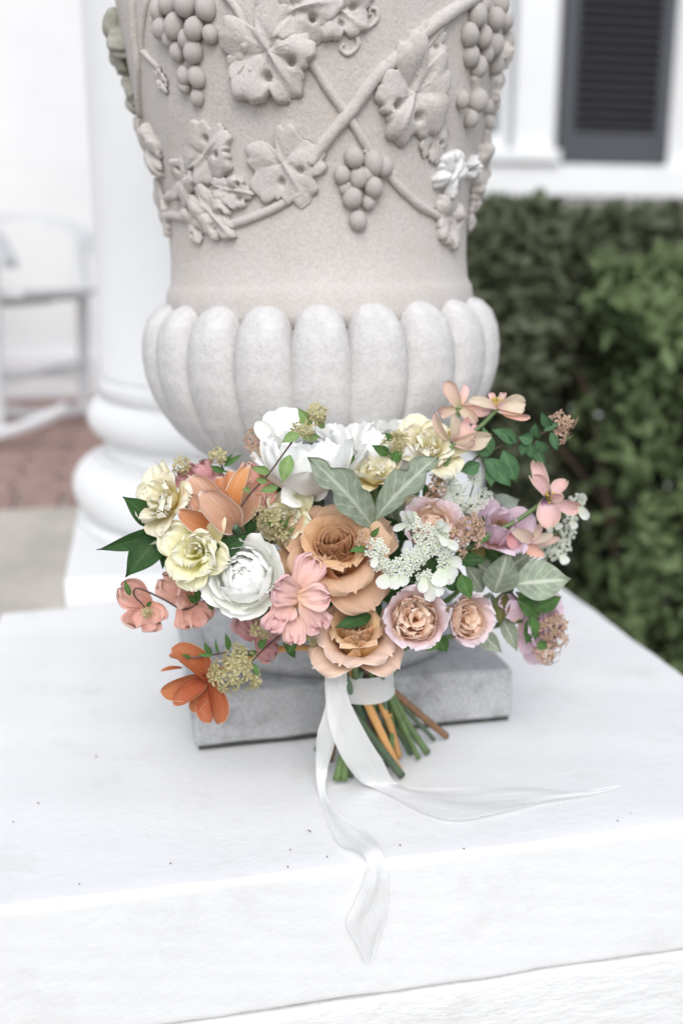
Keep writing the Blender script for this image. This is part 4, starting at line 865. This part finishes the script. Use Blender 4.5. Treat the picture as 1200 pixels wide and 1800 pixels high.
# --- abelia sprigs: starry bract clusters
def cluster_part(e, lst, mat, seed, s0=9, Y=.78, mixm=None):
    s0 = s0*1.45; 
    rg = random.Random(seed); mb = MB()
    for (cx, cy, rx, ry, n) in lst:
        P = at(cx, cy, Y); s = depth(P)/F_PX
        n = max(4, int(n*.62))
        for k in range(n):
            zc = 1-1.25*(k+.5)/n; a = k*2.399+rg.uniform(-.3, .3); q = math.sqrt(max(0, 1-zc*zc)); d = rt*q*math.cos(a)*rx+up*q*math.sin(a)*ry-fw*zc*min(rx, ry)*.8
            rr_ = rg.uniform(.62, 1.2); p = P+d*s*rr_
            mb.add(*tube([P+(p-P)*.45, p], s*.6, 4, False), mi=1); tiny_floret(mb, p, d/np.linalg.norm(d)-fw*.35+np.array([rg.uniform(-.45, .45) for _ in range(3)]), s*s0*rg.uniform(.7, 1.15), rg, (0, 0), 5, .52, 1.0)
    tag(mb.obj('florets', [M[mat], M['stem_dark']], e, False), kind='stuff')
def sprig(px, py, Y, label, clusters, mat, seed, stems=(), leaves=(), lm='leaf_sprig', s0=9, tw='twig'):
    e = part('abelia_sprig', px, py, Y, label)
    cluster_part(e, clusters, mat, seed, s0, Y)
    for st in stems: pstem(e, [(x, y, Y+.003) for x, y in st], (2.0, 1.5), tw)
    for b, t, w in leaves: leaf(e, (*b, Y-.001), (*t, Y-.006+.012*((b[0]*7+t[1]) % 5)/5), w, lm, ((b[0]*13+t[1]*7) % 60)-30)
    return e
sprig(410, 1180, .765, 'dense pale green flower cluster at the lower left', [(408, 1182, 36, 32, 60), (420, 1155, 24, 20, 20), (442, 1195, 14, 16, 10)], 'floret_tan', 1, [[(440, 1165), (470, 1135), (495, 1115)], [(330, 1158), (370, 1152), (405, 1145)]], [((372, 1150), (358, 1127), 12), ((402, 1143), (396, 1112), 12), ((440, 1165), (455, 1190), 14), ((452, 1145), (430, 1150), 14), ((375, 1152), (345, 1150), 8), ((385, 1150), (378, 1120), 6), ((335, 1157), (318, 1150), 8), ((498, 1130), (520, 1158), 20), ((455, 1140), (470, 1120), 16)], 'leaf_mid')
sprig(480, 925, .768, 'tan green starry cluster above the white ranunculus', [(475, 918, 26, 22, 26), (492, 942, 22, 20, 20), (458, 905, 16, 12, 10)], 'floret_tan', 2, [], [((490, 935), (512, 905), 8), ((480, 930), (468, 905), 8), ((486, 940), (496, 905), 7), ((500, 945), (522, 925), 7)], 'leaf_mid', 8)
sprig(540, 750, .765, 'thin twig with paired leaves and starry tips across the white peony', [(558, 728, 18, 16, 18), (535, 755, 15, 13, 12)], 'floret_tan', 3, [[(425, 890), (440, 868), (470, 836), (500, 795), (525, 762), (548, 740)]],
      [((527, 764), (494, 778), 22), ((530, 768), (564, 768), 18), ((510, 800), (496, 850), 28), ((474, 830), (439, 822), 17), ((488, 856), (455, 864), 16), ((548, 747), (522, 716), 22), ((470, 845), (448, 842), 14), ((556, 742), (572, 752), 16), ((440, 862), (425, 860), 12)])
sprig(688, 785, .785, 'starry tips with green leaves on the cream blooms', [(690, 780, 18, 18, 16), (702, 772, 12, 12, 8)], 'floret_tan', 4, [], [((684, 798), (652, 782), 20), ((690, 812), (706, 786), 26), ((688, 775), (675, 760), 12)], 'leaf_mid')
sprig(640, 960, .735, 'small tan sprig beside the caramel rose', [(645, 955, 16, 20, 12), (652, 975, 12, 14, 8)], 'floret_pink', 5, [], [((645, 965), (612, 970), 16), ((650, 945), (668, 925), 12)], 'leaf_mid', 8)
sprig(820, 940, .765, 'tan pink starry sprig between lace flower and lilac bud', [(822, 925, 24, 16, 22), (806, 945, 18, 16, 14), (835, 945, 12, 14, 8), (808, 970, 14, 10, 8)], 'floret_pink', 6, [], [((835, 955), (862, 945), 12)], 'leaf_mid')
sprig(765, 875, .79, 'brown pink starry sprig behind the grey leaf', [(770, 860, 14, 20, 14), (755, 885, 14, 12, 10)], 'floret_pink', 7)
sprig(965, 1125, .775, 'pink green starry sprig hanging at the lower right', [(962, 1105, 24, 20, 24), (978, 1118, 14, 16, 12), (962, 1148, 20, 18, 20), (982, 1095, 10, 10, 6)], 'floret_pink', 8, [[(890, 1030), (912, 1058), (935, 1078), (958, 1098)]],
      [((910, 1052), (952, 1037), 22), ((938, 1074), (988, 1048), 30), ((937, 1077), (906, 1053), 36), ((936, 1080), (924, 1134), 30), ((945, 1100), (930, 1132), 20), ((938, 1075), (948, 1085), 12), ((945, 1128), (962, 1140), 20), ((968, 1118), (985, 1112), 14), ((965, 1145), (970, 1162), 12)], 'leaf_mid')
sprig(988, 752, .79, 'pink starry sprig with small green leaves at the upper right', [(990, 745, 20, 16, 20), (984, 765, 14, 12, 10)], 'floret_pink', 9, [[(828, 812), (850, 795), (880, 785), (910, 775), (940, 765), (985, 752)]],
      [((908, 776), (862, 755), 27), ((860, 800), (848, 748), 28), ((884, 792), (909, 849), 34), ((850, 806), (899, 857), 36), ((842, 815), (808, 830), 30), ((936, 772), (908, 768), 24), ((944, 770), (940, 742), 22), ((968, 750), (949, 724), 20), ((925, 778), (916, 802), 20), ((928, 775), (942, 812), 20), ((942, 774), (964, 795), 22), ((940, 790), (958, 815), 20), ((968, 760), (979, 794), 17), ((955, 757), (984, 742), 12), ((866, 812), (862, 858), 26), ((990, 760), (1003, 775), 12), ((898, 785), (888, 760), 18), ((860, 795), (838, 800), 16)], 'leaf_blue')
sprig(385, 802, .815, 'pale green starry sprig at the back left', [(383, 800, 18, 14, 16)], 'floret_tan', 10, [[(383, 805), (395, 830)]], [((394, 820), (428, 797), 10), ((392, 815), (410, 796), 8), ((395, 828), (368, 818), 14), ((395, 828), (412, 838), 12)], 'leaf_mid')
sprig(322, 820, .815, 'tiny pale starry tips at the back left edge', [(322, 820, 14, 12, 10)], 'floret_tan', 11)
sprig(446, 772, .82, 'dusty pink starry tips against the bowl of the urn', [(446, 768, 12, 18, 12), (455, 790, 10, 14, 8)], 'floret_pink', 12)
sprig(520, 1112, .75, 'green tan sprig under the pink bloom', [(530, 1105, 22, 18, 18), (545, 1125, 14, 14, 10), (455, 1108, 20, 14, 14), (500, 1100, 14, 12, 8)], 'floret_tan', 13, [], [((520, 1130), (505, 1150), 16)], 'leaf_mid', 8)
sprig(250, 1062, .785, 'bare bent twig crossing the coral sweet peas', [(258, 1078, 10, 6, 5)], 'floret_tan', 14, [[(378, 1050), (350, 1060), (322, 1071), (285, 1052), (243, 1034), (236, 1046), (252, 1064), (260, 1078)]], [((348, 1058), (329, 1046), 15), ((350, 1057), (343, 1027), 13), ((229, 1047), (219, 1018), 11), ((256, 1066), (268, 1057), 9), ((375, 1030), (372, 1077), 24)], 'leaf_mid', 6)

# --- single leaves
LV = [((735, 1035, .775), (718, 972, .765), 36, 'leaf_dark', 0), ((762, 1005, .775), (742, 950, .77), 36, 'leaf_dark', 20), ((700, 1000, .775), (690, 950, .77), 34, 'leaf_dark', -10), ((770, 1010, .775), (800, 975, .77), 34, 'leaf_mid', 0), ((600, 1080, .80), (560, 1120, .80), 40, 'leaf_dark', 0), ((680, 1090, .79), (700, 1140, .79), 34, 'leaf_dark', 0),
      ((885, 1005, .80), (935, 968, .79), 46, 'leaf_grey', 0), ((870, 985, .805), (905, 1010, .80), 40, 'leaf_dark', 0), ((850, 960, .81), (890, 990, .805), 44, 'leaf_mid', 0), ((915, 1010, .805), (945, 990, .80), 44, 'leaf_dark', 0),
      ((800, 960, .80), (842, 1000, .795), 34, 'leaf_dark', 10), ((830, 985, .80), (870, 1015, .795), 34, 'leaf_grey', -10), ((770, 960, .80), (810, 925, .795), 34, 'leaf_dark', 0), ((830, 915, .815), (800, 880, .81), 40, 'leaf_pale', 0), ((780, 905, .815), (745, 880, .81), 36, 'leaf_grey', 0), ((855, 1000, .80), (830, 1040, .795), 34, 'leaf_mid', 0), ((880, 1010, .80), (900, 1050, .795), 30, 'leaf_dark', 0), ((830, 1045, .80), (855, 1075, .80), 36, 'leaf_grey', 10),
      ((268, 922, .80), (216, 872, .79), 44, 'leaf_dark', 20), ((290, 930, .80), (168, 968, .78), 36, 'leaf_dark', -20), ((288, 935, .795), (220, 1016, .78), 60, 'leaf_dark', 10), ((300, 945, .80), (285, 1002, .79), 30, 'leaf_dark', 0), ((318, 950, .80), (292, 1000, .80), 34, 'leaf_dark', 30),
      ((302, 950, .785), (262, 957, .78), 12, 'leaf_grey', 30), ((286, 930, .80), (252, 945, .79), 30, 'leaf_dark', 0), ((370, 976, .76), (438, 938, .765), 38, 'leaf_dark', 20),
      ((868, 1042, .77), (893, 966, .765), 66, 'leaf_grey', 12), ((903, 1028, .77), (1004, 1018, .76), 78, 'leaf_grey', -14), ((848, 1040, .78), (815, 992, .78), 38, 'leaf_grey', 20), ((838, 1105, .80), (883, 1148, .79), 34, 'leaf_grey', 10), ((878, 1082, .79), (909, 1146, .785), 32, 'leaf_grey', -20), ((862, 1042, .80), (850, 1090, .80), 40, 'leaf_grey', 0), ((905, 1040, .79), (965, 1060, .79), 22, 'leaf_grey', 30),
      ((886, 1040, .785), (877, 1102, .775), 32, 'leaf_autumn', 10), ((804, 986, .765), (856, 984, .755), 26, 'leaf_dark', -10), ((810, 1010, .75), (828, 1055, .74), 30, 'leaf_mid', 10), ((782, 1030, .76), (814, 1024, .755), 24, 'leaf_dark', 0), ((768, 1118, .765), (785, 1147, .76), 30, 'leaf_mid', 10), ((772, 1122, .765), (740, 1144, .76), 24, 'leaf_mid', -10),
      ((652, 1082, .745), (586, 1104, .735), 30, 'leaf_dark', 10), ((655, 1060, .755), (668, 1085, .75), 24, 'leaf_dark', 0), ((655, 985, .76), (662, 1035, .755), 34, 'leaf_dark', 0), ((662, 1010, .76), (700, 1030, .75), 40, 'leaf_dark', 20), ((830, 940, .79), (848, 990, .785), 28, 'leaf_autumn', 0), ((855, 905, .83), (914, 878, .83), 54, 'leaf_pale', 0), ((850, 890, .83), (900, 912, .83), 40, 'leaf_pale', 20),
      ((840, 905, .83), (870, 865, .83), 40, 'leaf_grey', 0), ((690, 940, .80), (670, 905, .80), 40, 'leaf_dark', 0), ((700, 950, .80), (735, 905, .80), 36, 'leaf_dark', 0), ((690, 945, .79), (655, 935, .785), 30, 'leaf_dark', 0), ((680, 990, .79), (650, 960, .785), 34, 'leaf_dark', 0), ((560, 900, .82), (548, 850, .82), 30, 'leaf_dark', 0), ((640, 905, .81), (640, 870, .81), 30, 'leaf_mid', 0), ((520, 890, .80), (500, 862, .80), 24, 'leaf_mid', 0)]
for b, t, w, mt, rl in LV: leaf(BQ, b, t, w, mt, rl)
for o in (leaf(BQ, (657, 930, .76), (538, 800, .745), 68, 'leaf_grey', 18, 24, .75, wide=.5, base=.1, ruf=.06, tip=.9, cup=.8, nu=15, nv=41), leaf(BQ, (658, 915, .76), (772, 800, .75), 66, 'leaf_grey', -22, 20, .8, wide=.52, base=.1, ruf=.06, tip=.85, cup=.9, nu=15, nv=41)): o['label'] = 'large grey green lobed leaf in the middle'
rg = random.Random(5)
for k in range(110):                                    # greenery deep inside, between the blooms
    a = rg.uniform(0, 6.283); r = math.sqrt(rg.random()); x, y = 605+r*262*math.cos(a), 955+r*135*math.sin(a)
    b = rg.uniform(0, 6.283); L = rg.uniform(40, 70); Yk = rg.uniform(.795, .83)
    leaf(BQ, (x, y, Yk), (x+L*math.cos(b), y-L*math.sin(b), Yk-.01), rg.uniform(28, 46), rg.choice(['leaf_dark', 'leaf_dark', 'leaf_mid', 'leaf_grey']), rg.uniform(-40, 40), nu=5, nv=8)

# --- stems below the binding
ST = [((604, 1228, .788), (706, 1364), 9, 'stem_dark'), ((640, 1225, .785), (699, 1353), 9, 'stem_orange'), ((664, 1225, .795), (700, 1330), 8, 'stem_orange'), ((690, 1215, .80), (784, 1294), 8, 'stem_brown'), ((625, 1230, .79), (672, 1318), 8, 'stem_blue'), ((655, 1225, .79), (662, 1330), 6, 'stem_green'), ((674, 1222, .79), (683, 1320), 7, 'stem_blue'),
      ((684, 1225, .795), (735, 1332), 6, 'stem_green'), ((690, 1225, .80), (750, 1322), 8, 'stem_green'), ((692, 1222, .805), (762, 1300), 5, 'stem_dark'), ((620, 1230, .80), (591, 1372), 8, 'stem_green'), ((628, 1232, .80), (604, 1372), 8, 'stem_green'), ((632, 1232, .80), (616, 1366), 6, 'stem_dark'), ((640, 1230, .805), (640, 1350), 8, 'stem_dark'), ((612, 1228, .80), (580, 1336), 7, 'stem_brown'), ((616, 1228, .81), (556, 1318), 6, 'stem_green'),
      ((650, 1228, .80), (682, 1345), 7, 'stem_dark'), ((670, 1225, .80), (722, 1325), 6, 'stem_dark'), ((646, 1228, .79), (652, 1345), 5, 'twig'), ((680, 1222, .80), (716, 1310), 8, 'stem_green'), ((600, 1222, .805), (572, 1350), 6, 'stem_dark')]
rg = random.Random(31)
for q in range(12):
    x = rg.uniform(606, 692); ST.append(((x, 1226, rg.uniform(.795, .81)), (630+(x-648)*rg.uniform(1.2, 2.3)+rg.uniform(-14, 14), rg.uniform(1312, 1352)), rg.uniform(4.5, 6.5), rg.choice(['stem_green', 'stem_dark', 'stem_blue', 'stem_dark'])))
for k, (a, b, r, mt) in enumerate(ST):
    r *= .86
    A = at(*a); Bz = atz(b[0], b[1], .006); T2 = A+(A-Bz)*.45; Pm = (A+Bz)/2+np.array([random.uniform(-.002, .002), random.uniform(-.002, .002), 0])
    P = catmull([T2, A, Pm, Bz], 6); s = depth(A)/F_PX
    V, F, UV = tube(P, [r*s*(1+.05*math.sin(i*2.1+k)) for i in range(len(P))], 9); mb = MB(); mb.add(V, F, UV); mb.MI[-1] = 1
    if mt in ('stem_orange', 'stem_brown', 'stem_green'):
        q = P[len(P)//2+(k % 4)-1]; d = rt*random.choice((-1, 1)); mb.add(*tube([q, q+d*s*r*.7+up*s*r*.5, q+d*s*r*1.25+up*s*r*1.1], [s*r*.6, s*r*.5, s*r*.25], 6))
    mb.obj('stem', [M[mt], M['pith']], BQ)

# --- ribbon: a flat wrap and two long tails
rib = empty('ribbon', at(633, 1205, .79), BQ); rib['label'] = 'white silk ribbon tied round the stems, tails trailing over the pedestal edge'
c0, c1 = at(633, 1178, .797), at(634, 1214, .800); s = depth(c1)/F_PX
axd = Vector((c0-c1).tolist()).normalized(); Bz = basis(axd, 0, c1)
V = []; UV = []; ns = 48
for j in range(9):
    h = j/8*(Vector(c0.tolist())-Vector(c1.tolist())).length*1.25
    for i in range(ns):
        a = 2*math.pi*i/ns; p = Bz @ Vector((math.cos(a)*s*60*(1+.012*math.sin(j*1.9+i*.35)-.04*j/8), math.sin(a)*s*44*(1+.012*math.sin(j*2.3+i*.5)), h))
        V.append(tuple(p)); UV.append((j/8, i/ns*3))
MB().add(V, grid_faces(ns, 9, True), UV).obj('ribbon_wrap', M['silk'], rib)
def tail(rows, nw=9, nseg=9, wr=.0009, seed=0, name='ribbon_tail'):
    """rows: pairs of edge points, each already in the world"""
    A = catmull([r[0] for r in rows], nseg); Bq = catmull([r[1] for r in rows], nseg); n = len(A); V = []; UV = []
    for k in range(n):
        t = Bq[k]-A[k]; tg = (A[min(n-1, k+1)]+Bq[min(n-1, k+1)]-A[max(0, k-1)]-Bq[max(0, k-1)]); nr = np.cross(t, tg); nr = nr/(np.linalg.norm(nr)+1e-9)
        if nr @ fw > 0: nr = -nr
        for i in range(nw):
            u = i/(nw-1); w = wr*(math.sin(u*9+k*.17+seed)+.6*math.sin(u*17-k*.11+seed*2))*min(1, np.linalg.norm(t)/.02)
            V.append(A[k]+t*u+nr*(w+wr*1.7)); UV.append((u, k/n*5))
    return MB().add(V, grid_faces(nw, n), UV).obj(name, M['silk'], rib)
Z = .0022
def g2(x, y): return atz(x, y, Z)
tail([(at(571, 1178, .772), at(610, 1180, .768)), (at(572, 1222, .765), at(612, 1225, .76)), (at(580, 1280, .762), at(644, 1290, .758)), (at(603, 1335, .764), at(672, 1335, .765)), (atz(640, 1378, .006), atz(693, 1374, .004)), (g2(690, 1404), g2(720, 1386)), (g2(740, 1430), g2(790, 1388)), (g2(800, 1445), g2(860, 1387)), (g2(880, 1432), g2(940, 1386)), (g2(960, 1412), g2(995, 1391)), (g2(1030, 1400), g2(1045, 1390)), (g2(1085, 1388), g2(1090, 1384))], seed=1)
FYF = PY0-.004
def g3(x, y): return at(x, y, FYF)
tail([(at(582, 1200, .775), at(612, 1198, .77)), (at(568, 1255, .772), at(596, 1250, .768)), (at(558, 1290, .775), at(590, 1300, .77)), (atz(556, 1350, .02), atz(576, 1352, .02)), (g2(561, 1400), g2(574, 1402)), (g2(575, 1445), g2(602, 1440)), (g2(598, 1490), g2(650, 1468)), (at(640, 1512, PY0+.002)+np.array([0, 0, .003]), at(668, 1500, PY0+.004)+np.array([0, 0, .003])), (g3(640, 1545), g3(680, 1535)), (g3(622, 1590), g3(679, 1580)), (g3(609, 1622), g3(675, 1615)), (g3(628, 1660), g3(664, 1650)), (g3(641, 1690), g3(655, 1684))], seed=4)

# small dry scraps lying on the white paint
rg = random.Random(12); mb = MB()
for x, y, r in ((68, 1412, 2.2), (24, 1445, 1.6), (545, 1461, 5), (506, 1524, 2), (300, 1518, 2), (170, 1330, 2.2), (703, 1486, 1.6), (815, 1492, 1.4), (1085, 1443, 1.6), (1108, 1430, 1.6), (140, 1554, 1.6), (575, 1506, 1.6), (510, 1494, 1.4)):
    p = atz(x, y, .0015); s = depth(p)/F_PX; a = rg.uniform(0, 3)
    P = [p+np.array([math.cos(a+q*.5)*r*s*q, math.sin(a+q*.5)*r*s*q, .0006*(q*q)]) for q in (-1, 0, 1)]
    mb.add(*tube(P, [s*.5, s*1.2, s*.5], 5))
tag(mb.obj('debris', M['debris']), kind='stuff')
